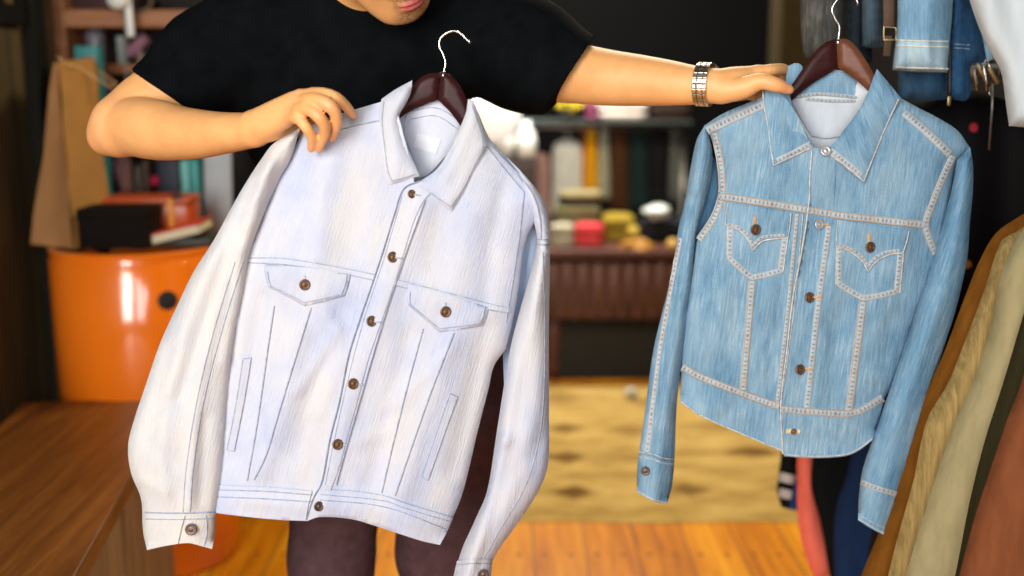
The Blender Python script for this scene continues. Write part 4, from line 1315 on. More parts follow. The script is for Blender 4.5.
for c, r, a in (((0.090, 0, -0.054), (0.022, 0.032, 0.009), 0.95), ((0.082, 0, -0.096), (0.030, 0.028, 0.020), 0.9), ((0.092, 0.025, -0.066), (0.015, 0.006, 0.014), 0.5), ((0.092, -0.025, -0.066), (0.015, 0.006, 0.014), 0.5)):
    q = np.linalg.norm((Hl - np.array(c)) / np.array(r), axis=1)
    st = np.maximum(st, a * np.clip((1.3 - q) / 0.6, 0, 1))
at_ = body.data.attributes.new('stubble', 'FLOAT', 'POINT'); at_.data.foreach_set('value', st.astype(np.float32))
fl_ = np.zeros(len(bv))
for c, r in [(k, 0.012) for k in K] + [(A(352, 114, 1.52), 0.012), (A(331, 136, 1.51), 0.012), (A(319, 145, 1.51), 0.012), (A(310, 146, 1.51), 0.01), (A(788, 89, 1.61), 0.014), (A(325, 106, 1.466), 0.011), (A(313, 115, 1.466), 0.011), (ELR, 0.05)]:
    fl_ = np.maximum(fl_, np.exp(-(np.linalg.norm(bv - c, axis=1) / r)**2) * 0.45)
at_ = body.data.attributes.new('flush', 'FLOAT', 'POINT'); at_.data.foreach_set('value', fl_.astype(np.float32))

# nails
NAIL = plain('fingernail', (0.80, 0.50, 0.36), 0.3, 0.05)

# hair, eyes
HS = SDF()
HS.ell(hp(-0.020, 0, 0.052), (0.103, 0.085, 0.100), HR_, 0.02, cut=[(hp(0.040, 0, 0.045), (HR_ @ np.array([0.75, 0, -0.66])))])
HS.ell(hp(-0.050, 0, 0.010), (0.072, 0.083, 0.085), HR_, 0.02, cut=[(hp(-0.020, 0, 0), (HR_ @ np.array([1, 0, -0.2])))])
hv, hf = HS.mesh(0.005)
hq = (hv - HC) @ HR_
hv = hv + (HR_ @ (np.stack([np.sin(hq[:, 1] * 190 + hq[:, 2] * 90), np.cos(hq[:, 0] * 170), np.sin(hq[:, 0] * 160 + hq[:, 1] * 120)], 0) * 0.0022)).T
mesh_obj('hair', hv, hf, cloth('black_hair', (0.012, 0.010, 0.009), 0.4, 0.5, (1, 1, 0.3), 90), MAN)
for sd in (1, -1):
    e = MB().blob(hp(0.0745, 0.034 * sd, 0.008), (0.0125, 0.0125, 0.0125), Matrix(HR_.tolist())).build('eye', plain('eye_white', (0.75, 0.72, 0.68), 0.2, 0.03), MAN)
    MB().blob(hp(0.0850, 0.034 * sd, 0.0055), (0.0030, 0.0058, 0.0058), Matrix(HR_.tolist())).build('iris', plain('iris_brown', (0.02, 0.01, 0.006), 0.1, 0.1), e)

# ---- T-shirt
T = SDF()
T.ell(A(350, 97, 1.90), (0.198, 0.135, 0.205), k=0.05)
T.ell(A(374, 225, 1.92), (0.178, 0.128, 0.17), k=0.07)
T.ell(A(388, 296, 1.93), (0.182, 0.13, 0.12), k=0.06)
T.cap(NB + np.array([0, .01, -.015]), SHR, 0.075, 0.078, 0.05); T.cap(NB + np.array([0, .01, -.015]), SHL, 0.075, 0.080, 0.05)
T.ell(A(350, 2, 1.87), (0.085, 0.08, 0.05), k=0.03)
def hem_cut(p1, p2, Yc, out, tilt=0.0):
    """plane through a hem seen edge-on between two picture points"""
    a = A(p1[0], p1[1], Yc); b = A(p2[0], p2[1], Yc)
    c = (a + b) / 2
    v = c - CAM; e = b - a
    n = np.cross(e, v + np.array([tilt, 0, 0])); n /= np.linalg.norm(n)
    if n @ np.array(out) < 0: n = -n
    return (c, n)
cr_ = hem_cut((136, 74), (193, 112), 1.80, (-1, 0, -.5)); cl_ = hem_cut((593, 41), (545, 110), 1.77, (1, 0, -.3))
T.cap(A(262, 34, 1.88), A(207, 62, 1.85), 0.088, 0.073, 0.04)
T.cap(A(207, 62, 1.85), A(150, 102, 1.79), 0.073, 0.057, 0.03, cut=cr_)
T.cap(A(448, 30, 1.88), A(525, 54, 1.81), 0.096, 0.086, 0.04)
T.cap(A(525, 54, 1.81), A(590, 80, 1.75), 0.086, 0.066, 0.03, cut=cl_)
tv, tf = T.mesh(0.0055)
def fold_noise(v, amp, seed, sc=(9, 9, 6)):
    q = np.random.default_rng(seed); w = np.zeros(len(v)); 
    for _ in range(10):
        d = q.normal(0, 1, 3) * np.array(sc); w += np.sin(v @ d * 2.2 + q.uniform(0, 6.28))
    return w / 10 * amp
def normals(v, f):
    F = np.array(f); n = np.cross(v[F[:, 2]] - v[F[:, 0]], v[F[:, 3]] - v[F[:, 1]])
    N = np.zeros_like(v)
    for k in range(4): np.add.at(N, F[:, k], n)
    return N / (np.linalg.norm(N, axis=1)[:, None] + 1e-12)
tv = tv + normals(tv, tf) * fold_noise(tv, 0.012, 5)[:, None]
BLACK = cloth('black_jersey', (0.0030, 0.0036, 0.0042), 0.3, 0.95, (1, 1, 1), 30, 0.2, 0.0)
shirt = mesh_obj('t_shirt', tv, tf, BLACK, MAN)
# hem bands
for (c, n), ctr, r in ((cr_, A(158, 90, 1.80), 0.060), (cl_, A(569, 76, 1.77), 0.067)):
    pass

# ---- trousers
P = SDF()
P.ell(PELV + np.array([0, 0, -0.02]), (0.185, 0.135, 0.125), k=0.05)
for hp_, kn, an, sx in ((HIPR, KNR, ANR, -1), (HIPL, KNL, ANL, 1)):
    P.cap(hp_ + np.array([0.012 * sx, 0, 0.01]), kn, 0.098, 0.073, 0.035)
    P.cap(kn, an + np.array([0, 0.005, 0.0]), 0.074, 0.066, 0.03, cut=((an[0], an[1], 0.05), (0, 0, -1)))
P.cap(HIPL + np.array([0.02, 0, -0.03]), A(478, 400, 1.93), 0.09, 0.085, 0.05)
P.cap(A(478, 400, 1.93), KNL, 0.085, 0.072, 0.04)
pv, pf = P.mesh(0.006)
pv = pv + normals(pv, pf) * fold_noise(pv, 0.014, 9, (8, 8, 7))[:, None]
mesh_obj('trousers', pv, pf, cloth('dark_brown_twill', (0.075, 0.040, 0.044), 0.2, 0.9, (1, 1, 1), 40, 0.3, 0.0), MAN)

# ---- shoes
for an in (ANR, ANL):
    Q = SDF()
    Q.cap(an + np.array([0, .03, -.04]), an + np.array([0, -.02, -.02]), 0.046, 0.048, 0.03)
    Q.cap(an + np.array([0, -.05, -.045]), an + np.array([0.0, -.17, -.058]), 0.046, 0.040, 0.03)
    for p in range(len(Q.p)):
        k_, prm, kk_, c_, rch, op_ = Q.p[p]
        Q.p[p] = (k_, prm[:4] + (((0, 0, 0.012), (0, 0, -1)),), kk_, c_, rch, op_)
    qv, qf = Q.mesh(0.006)
    sh = mesh_obj('shoe', qv, qf, plain('dark_leather', (0.03, 0.022, 0.018), 0.45, 0.2), MAN)
    c = an + np.array([0, -.07, 0])
    MB().box((c[0], c[1], 0.008), (0.088, 0.285, 0.016), bev=0.007).build('sole', plain('pale_sole', (0.5, 0.46, 0.40), 0.7), sh)

# ---- wristwatch with a steel link bracelet on the left wrist
wa = A(690, 85, 1.665); wb_ = A(722, 86, 1.645)
ax = Vector(wb_ - wa).normalized()
wc = Vector(A(704.5, 84.5, 1.652))
e1 = Vector((0, 0.86, 0.5)); e1 = (e1 - ax * ax.dot(e1)).normalized(); e2 = ax.cross(e1)
W = MB(); nl = 26
LINK = plain('watch_links', (0.62, 0.60, 0.56), 0.25, 0.15, 60, 1.0)
for k in range(nl):
    w = 2 * math.pi * k / nl
    if abs(w) < 0.42 or abs(w - 2 * math.pi) < 0.42: continue
    rr = 0.0305
    for j, (off, wd) in enumerate(((-0.0076, 0.006), (0, 0.0082), (0.0076, 0.006))):
        c = wc + (e1 * math.cos(w) + e2 * math.sin(w)) * rr + ax * off
        bm = bmesh.new(); bmesh.ops.create_cube(bm, size=1)
        t = (-e1 * math.sin(w) + e2 * math.cos(w)); n = (e1 * math.cos(w) + e2 * math.sin(w))
        M = Matrix((ax * wd, t * (2 * math.pi * rr / nl * 0.92), n * 0.0032)).transposed().to_4x4(); M.translation = c
        bmesh.ops.bevel(bm, geom=bm.edges[:], offset=0.12, segments=1, affect='EDGES')
        bm.transform(M); bm.verts.index_update()
        W.add([v.co[:] for v in bm.verts], [[v.index for v in f.verts] for f in bm.faces]); bm.free()
wt = W.build('wristwatch', LINK, MAN, smooth=False)
wt['label'] = 'steel wristwatch with a link bracelet'
MB().lathe(wc + e1 * 0.0305, [(0, 0), (0.0135, 0), (0.0158, 0.001), (0.0160, 0.005), (0.0145, 0.0068), (0.0, 0.0068)], 28, e1).build('watch_case', STEEL, wt)
MB().lathe(wc + e1 * 0.0374, [(0, 0), (0.0132, 0), (0.0128, 0.0008), (0, 0.0008)], 28, e1).build('watch_dial', plain('dark_dial', (0.02, 0.025, 0.04), 0.08, 0.1), wt)

# ================================================================== left side: bench, round storage unit and what stands on it
RZ = math.atan2(155, FPX * math.cos(PITCH))            # the bench runs a little to the left of the view
dirv = Vector((-math.sin(RZ), math.cos(RZ), 0)); side = Vector((math.cos(RZ), math.sin(RZ), 0))
BH = 0.50
e0 = atz(75, 576, BH); bl = atz(35, 399, BH)
len_back = (bl - e0).dot(dirv)                          # how far the far end is from e0 along the bench
width = 0.37
far_r = e0 + dirv * (len_back - 0.03)
cx = far_r - side * (width / 2) - dirv * 0.75
bench = thing('bench', 'low brown wooden bench along the boarded wall in the left foreground', 'bench', (cx.x, cx.y, 0))
BW = wood('bench_top_wood', (0.085, 0.024, 0.003), (0.155, 0.048, 0.006), (0.25, 0.088, 0.014), 0.42, (1, 0.7, 1), 10, 1)
BW2 = wood('weathered_planks', (0.13, 0.07, 0.03), (0.25, 0.15, 0.075), (0.36, 0.24, 0.13), 0.7, (1, 1, 1), 9, 2)
MB().box((cx.x, cx.y, BH - 0.02), (width, 1.5, 0.04), RZ, 0.004).build('bench_top', BW, bench, smooth=False)
for s_ in (1, -1):
    m_ = MB()
    for k in range(8):
        c = cx + side * (s_ * (width / 2 - 0.035)) + dirv * (-0.66 + k * 0.187)
        m_.box((c.x, c.y, 0.23), (0.022, 0.180, 0.46), RZ, 0.003)
    m_.build('plank_side', BW2, bench, smooth=False)
for s_ in (1, -1):
    c = cx + dirv * (s_ * 0.70)
    MB().box((c.x, c.y, 0.23), (width - 0.1, 0.03, 0.46), RZ, 0.003).build('end_board', BW2, bench, smooth=False)

OR = newmat('orange_plastic')
nt = OR[1]; b = OR[2]
r_ = ramp(nt, noise(nt, coords(nt), 3, 2), [(0.3, (0.82, 0.165, 0.006)), (0.7, (0.90, 0.20, 0.010))])
nt.links.new(r_.outputs[0], b.inputs['Base Color']); b.inputs['Roughness'].default_value = 0.18; b.inputs['Coat Weight'].default_value = 1.0; b.inputs['Coat Roughness'].default_value = 0.09
OR = OR[0]
UX, UY, UR, UZ = -0.99, 2.90, 0.229, 0.872
unit = thing('storage_unit', 'round glossy orange plastic storage unit behind the bench', 'storage unit', (UX, UY, 0))
MB().lathe((UX, UY, 0), [(0, 0), (UR - .012, 0), (UR - .004, 0.008), (UR - .004, 0.03), (UR, 0.034), (UR, 0.425), (UR - .005, 0.430), (UR - .005, 0.438), (UR, 0.443), (UR, UZ - .016), (UR - .003, UZ - .012), (UR + .003, UZ - .010), (UR + .003, UZ - .004), (UR - .004, UZ), (UR - .02, UZ), (UR - .03, UZ - .008), (0, UZ - .008)], 96).build('body', OR, unit, sharp=50)
def on_cyl(px, py, rad):
    d = at(px, py, 1.0) - CAM
    a_ = d[0]**2 + d[1]**2; b_ = 2 * (d[0] * (CAM[0] - UX) + d[1] * (CAM[1] - UY)); c_ = (CAM[0] - UX)**2 + (CAM[1] - UY)**2 - rad**2
    t_ = (-b_ - math.sqrt(b_ * b_ - 4 * a_ * c_)) / (2 * a_)
    return Vector(CAM + d * t_)
hc = on_cyl(167.5, 300.5, UR + 0.004); hn = Vector((hc.x - UX, hc.y - UY, 0)).normalized()
a_h = math.atan2(hn.y, hn.x)
# curved sliding door with its round finger hole
dv = MB().lathe((UX, UY, 0), [(UR + .0005, 0.452), (UR + .004, 0.456), (UR + .004, UZ - .030), (UR + .0005, UZ - .026)], 60, a0=a_h - 1.9, a1=a_h + 0.25)
door = dv.build('door', OR, unit, sharp=50)
MB().lathe(hc, [(0.0, 0.0026), (0.0235, 0.0026), (0.0245, 0.0022), (0.0250, -0.002)], 36, hn).build('finger_hole', plain('hole_dark', (0.010, 0.005, 0.004), 0.7), door)

# kraft paper bag
KRAFT = plain('kraft_paper', (0.33, 0.145, 0.024), 0.75, 0.10, 14, bmp=0.3)
KRAFT2 = plain('kraft_paper_side', (0.37, 0.175, 0.060), 0.75, 0.10, 14, bmp=0.3)
bag = thing('paper_bag', 'brown kraft paper carrier bag with rope handles on top of the orange unit', 'bag', atz(72, 248, UZ))
b0 = [atz(31, 244, UZ + .002), atz(74, 249, UZ + .002), atz(113, 241, UZ + .002)]
b0.append(b0[0] + b0[2] - b0[1])
t0 = [V(54, 63, b0[0].y + .05), V(58, 64, b0[1].y + .07), V(94, 57, b0[2].y + .05)]
t0.append(t0[0] + t0[2] - t0[1] + Vector((0, .03, 0)))
def lerp_ring(t, pinch=0.0):
    return [b0[i].lerp(t0[i], t) for i in range(4)]
ring_t = [0, 0.02, 0.16, 0.3, 0.5, 0.7, 0.85, 1.0]
gv = []; nx = 7
def bag_face(i, j, crease):
    vs = []; fs = []
    for t in ring_t:
        R4 = lerp_ring(t)
        for k in range(nx):
            u = k / (nx - 1)
            p = R4[i].lerp(R4[j], u)
            out = (R4[j] - R4[i]).cross(Vector((0, 0, 1))).normalized()
            p = p + out * (crease * math.sin(math.pi * u) * (0.3 + 0.7 * t) + 0.004 * math.sin(7 * u + 9 * t))
            vs.append(p[:])
    for a in range(len(ring_t) - 1):
        for k in range(nx - 1):
            fs.append([a * nx + k, a * nx + k + 1, (a + 1) * nx + k + 1, (a + 1) * nx + k])
    return vs, fs
mB = MB(); mB.add(*bag_face(1, 2, 0.004)); mB.add(*bag_face(3, 0, 0.004)); mB.add([p[:] for p in b0], [[0, 1, 2, 3]])
mB.build('panel', KRAFT, bag)
mB = MB(); mB.add(*bag_face(0, 1, -0.02)); mB.add(*bag_face(2, 3, -0.02)); mB.build('gusset', KRAFT2, bag)
ROPE = plain('paper_rope', (0.55, 0.33, 0.14), 0.8, 0.15, 200)
f0, f1 = t0[1].lerp(t0[2], 0.3), t0[1].lerp(t0[2], 0.75)
pts = [f0 + Vector((0, -.006, -.02)), f0 + Vector((-0.02, -.01, .012)), V(56, 57, f0.y), V(70, 66, f0.y - .01), f1 + Vector((0, -.006, -.025))]
MB().tube(pts, 0.0024, 8).build('handle', ROPE, bag)
pts = [f1 + Vector((-.005, .08, -.02)), V(100, 72, f1.y + .05), V(116, 84, f1.y + .02), V(112, 88, f1.y + .0), V(95, 77, f1.y - .005), f0.lerp(f1, 0.6) + Vector((0, -.006, -.02))]
MB().tube(pts, 0.0024, 8).build('handle', ROPE, bag)

# black box, orange tin and books on the unit
bb = thing('box', 'small matt black box in front of the kraft bag on the orange unit', 'box', atz(113, 251, UZ))
c = atz(113, 251, UZ)
DK = plain('black_card', (0.006, 0.004, 0.003), 0.8, 0.2, spec=0.1)
MB().box((c.x, c.y + .065, UZ + .0475), (0.172, 0.13, 0.085), 0.02, 0.003).build('box_base', DK, bb)
MB().box((c.x, c.y + .065, UZ + .092), (0.176, 0.134, 0.028), 0.02, 0.003).build('box_lid', DK, bb)
c = V(183, 247, 2.80)
bk = thing('book', 'thick book with red cover and pale pages under the orange tin', 'book', (c.x - .02, 2.84, UZ))
RED = plain('red_cover', (0.52, 0.035, 0.015), 0.45, 0.1)
bc_ = Vector((c.x - .035, 2.86, UZ + .032)); ry_ = -0.23
MB().box(bc_ + Vector((0, 0, .013)), (0.165, 0.16, 0.004), 0.05, 0.001, ry=ry_).build('cover', RED, bk)
MB().box(bc_, (0.158, 0.152, 0.022), 0.05, 0.001, ry=ry_).build('pages', plain('page_edges', (0.62, 0.55, 0.38), 0.8, 0.1, 200), bk)
MB().box(bc_ + Vector((0, 0, -.013)), (0.165, 0.16, 0.004), 0.05, 0.001, ry=ry_).build('back_cover', DK, bk)
dkb = MB().box((c.x - .005, 2.87, UZ + .012), (0.14, 0.13, 0.022), 0.1, 0.004).build('notebook', plain('dark_green_cover', (0.02, 0.022, 0.012), 0.5, 0.2))
tag(dkb, 'dark notebook lying at the rim of the orange unit under the red book', 'book')
c = V(150, 232, 2.92)
ot = thing('tin', 'orange-red lunch tin with yellow strap on the red book', 'tin', (c.x, 2.93, UZ + .06))
TIN = plain('orange_tin', (0.46, 0.075, 0.012), 0.32, 0.1, 30)
cz = float(at(150, 231, 2.90)[2])
MB().box((c.x, 2.95, cz + .042), (0.232, 0.12, 0.070), 0.03, 0.012).build('tin_body', TIN, ot)
MB().box((c.x, 2.95, cz + .080), (0.238, 0.126, 0.022), 0.03, 0.009).build('tin_lid', plain('orange_lid', (0.40, 0.062, 0.012), 0.35, 0.1, 30), ot)
MB().box((V(171, 220, 2.88).x, 2.885, cz + .048), (0.016, 0.006, 0.078), 0.03, 0.002).build('strap', plain('yellow_strap', (0.70, 0.27, 0.02), 0.6), ot)
MB().blob((V(176, 205, 2.88).x, 2.895, cz + .092), (0.016, 0.012, 0.007)).build('clasp', plain('clasp_black', (0.01, 0.01, 0.01), 0.3), ot)
tb = thing('folder_box', 'tall teal file box standing behind the kraft bag', 'box', V(93, 236, 3.03), None)
TEAL = plain('teal_card', (0.012, 0.20, 0.20), 0.5, 0.15, 12)
c = V(93, 150, 3.03); zt = float(at(93, 46, 3.03)[2])
MB().box((c.x, 3.05, (UZ + zt) / 2), (0.062, 0.055, zt - UZ), 0.1, 0.003).build('box_body', TEAL, tb)
MB().box((c.x - .004, 3.018, zt - .07), (0.04, 0.004, 0.055), 0.1, 0.001).build('spine_label', plain('label_dark_teal', (0.008, 0.09, 0.10), 0.5), tb)

# ---- shelf unit along the back left
SX0, SX1, SY0, SY1 = float(at(60, 100, 3.22)[0]), -0.42, 3.20, 3.55
SHW = wood('shelf_wood', (0.22, 0.075, 0.022), (0.34, 0.13, 0.042), (0.46, 0.20, 0.075), 0.5, (1, 1, 1), 8)
sh = thing('shelf_unit', 'orange-brown wooden shelf unit full of clutter behind the man\'s right arm', 'shelf', ((SX0 + SX1) / 2, (SY0 + SY1) / 2, 0))
zs = [float(at(150, y, SY0)[2]) for y in (27, 74, 236)]
for x in (SX0 + .018, SX1):
    MB().box((x, (SY0 + SY1) / 2, 1.0), (0.036, SY1 - SY0, 2.0), 0, 0.003).build('upright', SHW, sh, smooth=False)
for z, th in ((zs[0], .048), (zs[1], .028), (zs[2], .03), (0.12, .03), (1.98, .03)):
    MB().box(((SX0 + SX1) / 2, (SY0 + SY1) / 2 + .002, z + th / 2), (SX1 - SX0 - .03, SY1 - SY0 - .006, th), 0, 0.003).build('shelf_board', SHW, sh, smooth=False)
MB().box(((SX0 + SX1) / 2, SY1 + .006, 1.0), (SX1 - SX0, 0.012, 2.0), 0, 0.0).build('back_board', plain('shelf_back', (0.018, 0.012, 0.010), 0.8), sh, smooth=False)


def place_box(name, label, cat, x0, x1, ytop, z0, Y, dep, mat, rz=0.0, group=None, bev=0.004, ry=0.0, lid=None):
    """a box whose front stands at distance Y between two picture columns, from z0 up to a picture row"""
    X0 = float(at(x0, 200, Y)[0]); X1 = float(at(x1, 200, Y)[0]); zt = float(at((x0 + x1) / 2, ytop, Y)[2])
    o = MB()
    o.box(((X0 + X1) / 2, Y + dep / 2, (z0 + zt) / 2), (X1 - X0, dep, zt - z0), rz, bev, ry=ry)
    r = o.build(name, mat)
    tag(r, label, cat, group)
    if lid is not None:
        MB().box(((X0 + X1) / 2, Y + dep / 2, zt + .004), ((X1 - X0) * 1.04, dep * 1.03, .02), rz, .003).build('lid', lid, r)
    return r


G1 = 'clutter on the shelf unit'
s1, s2, s3 = zs[0] + .049, zs[1] + .029, zs[2] + .031
place_box('box', 'grey-blue carton at the left end of the middle shelf', 'box', 72, 84, 38, s2, 3.26, .12, plain('grey_blue', (0.06, 0.085, 0.12), 0.7, 0.2), group=G1, lid=plain('grey_lid', (0.03, 0.035, 0.05), 0.6))
j = thing('jar', 'pale lidded jar beside the grey-blue carton on the middle shelf', 'jar', (float(at(97, 60, 3.3)[0]), 3.3, s2), G1)
jx = float(at(97, 60, 3.3)[0])
MB().lathe((jx, 3.3, s2), [(0, 0), (.026, 0), (.028, .01), (.028, .085), (.022, .1), (0, .1)], 24).build('glass', plain('jar_grey', (0.16, 0.15, 0.17), 0.3, 0.3), j)
MB().lathe((jx, 3.3, s2 + .1), [(0, 0), (.024, 0), (.024, .02), (.02, .024), (0, .024)], 24).build('lid', plain('jar_lid', (0.40, 0.38, 0.36), 0.4), j)
def roll(name, label, cat, p0, p1, r, mat, group=G1, endm=None):
    ax = (p1 - p0); L = ax.length
    o = MB().lathe(p0, [(0, 0), (r * .4, 0.002), (r * .95, 0), (r, 0.004), (r, L - .004), (r * .95, L), (r * .4, L - .002), (0, L)], 20, ax).build(name, mat)
    return tag(o, label, cat, group)
roll('fabric_roll', 'tilted pink fabric roll on the middle shelf', 'fabric', V(128, 55, 3.30), V(147, 37, 3.32), .018, cloth('dusty_pink', (0.36, 0.17, 0.22)))
roll('fabric_roll', 'small teal roll to the right of the pink fabric roll', 'fabric', V(150, 55, 3.28), V(166, 46, 3.30), .012, cloth('teal_roll', (0.06, 0.30, 0.28)))
roll('spool', 'pale spool standing left of the pink fabric roll', 'spool', Vector((float(at(121, 47, 3.3)[0]), 3.3, s2)), Vector((float(at(121, 47, 3.3)[0]), 3.3, s2 + .08)), .012, plain('spool_pale', (0.35, 0.38, 0.34), 0.6))
roll('spool', 'brownish spool at the foot of the pink fabric roll', 'spool', Vector((float(at(141, 57, 3.26)[0]), 3.26, s2)), Vector((float(at(141, 57, 3.26)[0]), 3.26, s2 + .035)), .011, plain('spool_brown', (0.30, 0.20, 0.15), 0.6))
place_box('box', 'dark red box lying on the top shelf', 'box', 82, 150, 2, s1, 3.26, .2, plain('dark_red_card', (0.055, 0.010, 0.008), 0.6, 0.2), group=G1, lid=plain('dark_red_lid', (0.04, 0.008, 0.008), 0.6))
coil = MB()
cc = V(140, 5, 3.22); 
coil.tube([cc + Vector((.038 * math.cos(w) * (1 + .05 * math.sin(w * 3.3)), -.02 + .006 * math.sin(2.1 * w), .03 * math.sin(w) + .01)) for w in np.linspace(0, 18.8, 120)], .004, 6)
tag(coil.build('cable_coil', plain('cable_olive', (0.12, 0.09, 0.05), 0.6)), 'olive coil of cable hanging at the edge of the top shelf', 'cable', G1)
place_box('box', 'little purple box behind the rope handle of the kraft bag', 'box', 102, 119, 79, zs[2] + .24, 3.28, .1, plain('purple_card', (0.13, 0.03, 0.10), 0.6), group=G1)
place_box('crate', 'dark crate on the lower shelf that carries the purple box', 'crate', 96, 135, 158, s3, 3.30, .2, plain('crate_dark', (0.016, 0.015, 0.022), 0.7, 0.3), group=G1)
def crumple(name, label, cat, x, y, Y, r, mat, seed=0, group=None, nz=0.25):
    o = MB().blob(V(x, y, Y), r, None, 26, 16, nz, seed).build(name, mat)
    return tag(o, label, cat, group)
crumple('scarf', 'pink cloth bunched on the lower shelf under the man\'s forearm', 'scarf', 125, 176, 3.26, (.026, .03, .06), cloth('pale_pink', (0.42, 0.22, 0.20)), 3, G1)
crumple('scarf', 'grey cloth bunched left of the pink cloth on the lower shelf', 'scarf', 114, 166, 3.27, (.024, .03, .04), cloth('grey_lilac', (0.16, 0.15, 0.20)), 5, G1)
place_box('bottle', 'olive flask standing right of the pink cloth', 'flask', 133, 143, 164, s3, 3.24, .03, plain('olive_flask', (0.11, 0.09, 0.05), 0.4), bev=.012, group=G1)
place_box('book', 'slim brown book standing on the lower shelf beside the olive flask', 'book', 144, 149, 160, s3, 3.24, .1, plain('brown_book', (0.09, 0.05, 0.035), 0.6), group=G1)
place_box('box', 'navy carton on the lower shelf left of the teal folders', 'box', 158, 181, 158, s3, 3.25, .2, plain('navy_card', (0.010, 0.012, 0.028), 0.6), group=G1, lid=plain('navy_lid', (0.008, 0.009, 0.02), 0.6))
crumple('ball', 'small crimson ball of cloth between the brown book and the navy carton', 'ball', 154.5, 181, 3.24, (.012, .012, .014), cloth('crimson', (0.42, 0.02, 0.06)), 2, G1)
for k, (x0, x1, col, lab) in enumerate(((182, 190, (0.16, 0.50, 0.46), 'pale teal folder, leftmost of the teal pair'), (191, 200, (0.05, 0.33, 0.31), 'deeper teal folder, right of the teal pair'))):
    place_box('folder', lab + ' on the lower shelf', 'folder', x0, x1, 160, s3, 3.22, .22, plain('teal_folder_%s' % 'ab'[k], col, 0.55, 0.15), group='teal folders')
pan = MB().box((float(at(217, 170, 3.16)[0]), 3.17, float(at(217, 172, 3.16)[2])), (0.078, 0.014, 0.40), 0.12, 0.004, ry=0.03)
tag(pan.build('board', plain('pale_blue_board', (0.40, 0.46, 0.50), 0.5, 0.12, 6)), 'pale blue-grey board leaning against the front of the shelf unit', 'board')

# white clip lamp with its cord in front of the shelves
lm = thing('clip_lamp', 'white clip-on lamp with thin grey cord clipped to the top shelf', 'lamp', V(127, 30, 3.16))
WHT = plain('white_enamel', (0.78, 0.78, 0.74), 0.35, 0.04)
c = V(118, -2, 3.12)
MB().lathe(c, [(0, -.02), (.012, -.022), (.026, -.012), (.032, 0), (.028, .012), (.012, .022), (0, .024)], 28, (0.1, -1, 0.2)).build('lamp_head', WHT, lm)
MB().box(V(129, 14, 3.14), (0.020, 0.016, 0.125), 0, 0.004, ry=-0.03).build('clip', WHT, lm)
MB().tube([V(124, 8, 3.13), V(125.5, 20, 3.135), V(126.5, 40, 3.13), V(126.5, 74, 3.13), V(127, 120, 3.14)], .0028, 8).build('cord', plain('grey_cord', (0.16, 0.16, 0.16), 0.5), lm)

# framed picture on the boarded wall
fy0, fy1 = 2.81, 2.97
fz0 = 1.3 + 0.138; fz1 = fz0 + .30
fr = thing('picture_frame', 'small black picture frame with dull gold centre on the boarded wall', 'picture', (WX0 + .01, (fy0 + fy1) / 2, fz0))
BF = plain('frame_black', (0.004, 0.004, 0.003), 0.7, spec=0.15)
for (ya, yb, za, zb) in ((fy0, fy1, fz0, fz0 + .05), (fy0, fy1, fz1 - .05, fz1), (fy0, fy0 + .042, fz0 + .05, fz1 - .05), (fy1 - .042, fy1, fz0 + .05, fz1 - .05)):
    MB().box((WX0 + .012, (ya + yb) / 2, (za + zb) / 2), (0.024, yb - ya, zb - za), 0, 0.002).build('frame_rail', BF, fr, smooth=False)
MB().box((WX0 + .006, (fy0 + fy1) / 2, (fz0 + fz1) / 2), (0.008, fy1 - fy0 - .07, fz1 - fz0 - .08), 0, 0).build('picture_sheet', plain('dull_gold', (0.17, 0.12, 0.035), 0.5, 0.3, 30), fr, smooth=False)

# ================================================================== rug and the rear of the shop
def rug_mat(spots):
    m, nt, b = newmat('mustard_rug')
    tc = nt.nodes.new('ShaderNodeTexCoord')
    sp = nt.nodes.new('ShaderNodeSeparateXYZ'); nt.links.new(tc.outputs['Object'], sp.inputs[0])
    n = noise(nt, coords(nt, scale=(1, 2.2, 1)), 5, 4, 0.6)
    r = ramp(nt, n, [(0.25, (0.25, 0.145, 0.035)), (0.5, (0.43, 0.275, 0.078)), (0.75, (0.56, 0.38, 0.125))])
    warp = mth(nt, 'MULTIPLY', mth(nt, 'SUBTRACT', noise(nt, coords(nt), 14, 2), 0.5), 0.7)
    acc = None
    for (x, y, a, bb, w) in spots:
        d = mth(nt, 'ADD', mth(nt, 'DIVIDE', mth(nt, 'ABSOLUTE', mth(nt, 'SUBTRACT', sp.outputs[0], x)), a), mth(nt, 'DIVIDE', mth(nt, 'ABSOLUTE', mth(nt, 'SUBTRACT', sp.outputs[1], y)), bb))
        d = mth(nt, 'ADD', d, warp)
        q = nt.nodes.new('ShaderNodeMapRange')
        q.inputs['From Min'].default_value = 1.15; q.inputs['From Max'].default_value = 0.6
        q.inputs['To Min'].default_value = 0.0; q.inputs['To Max'].default_value = w
        nt.links.new(d, q.inputs['Value'])
        acc = q.outputs[0] if acc is None else mth(nt, 'MAXIMUM', acc, q.outputs[0])
    c = mixc(nt, acc, r.outputs[0], (0.12, 0.055, 0.012))
    nt.links.new(c, b.inputs['Base Color'])
    b.inputs['Roughness'].default_value = 0.95
    b.inputs['Specular IOR Level'].default_value = 0.1
    f = noise(nt, coords(nt, scale=(1, 1, 1)), 160, 2)
    bump(nt, b, f, 0.5, 0.004)
    return m


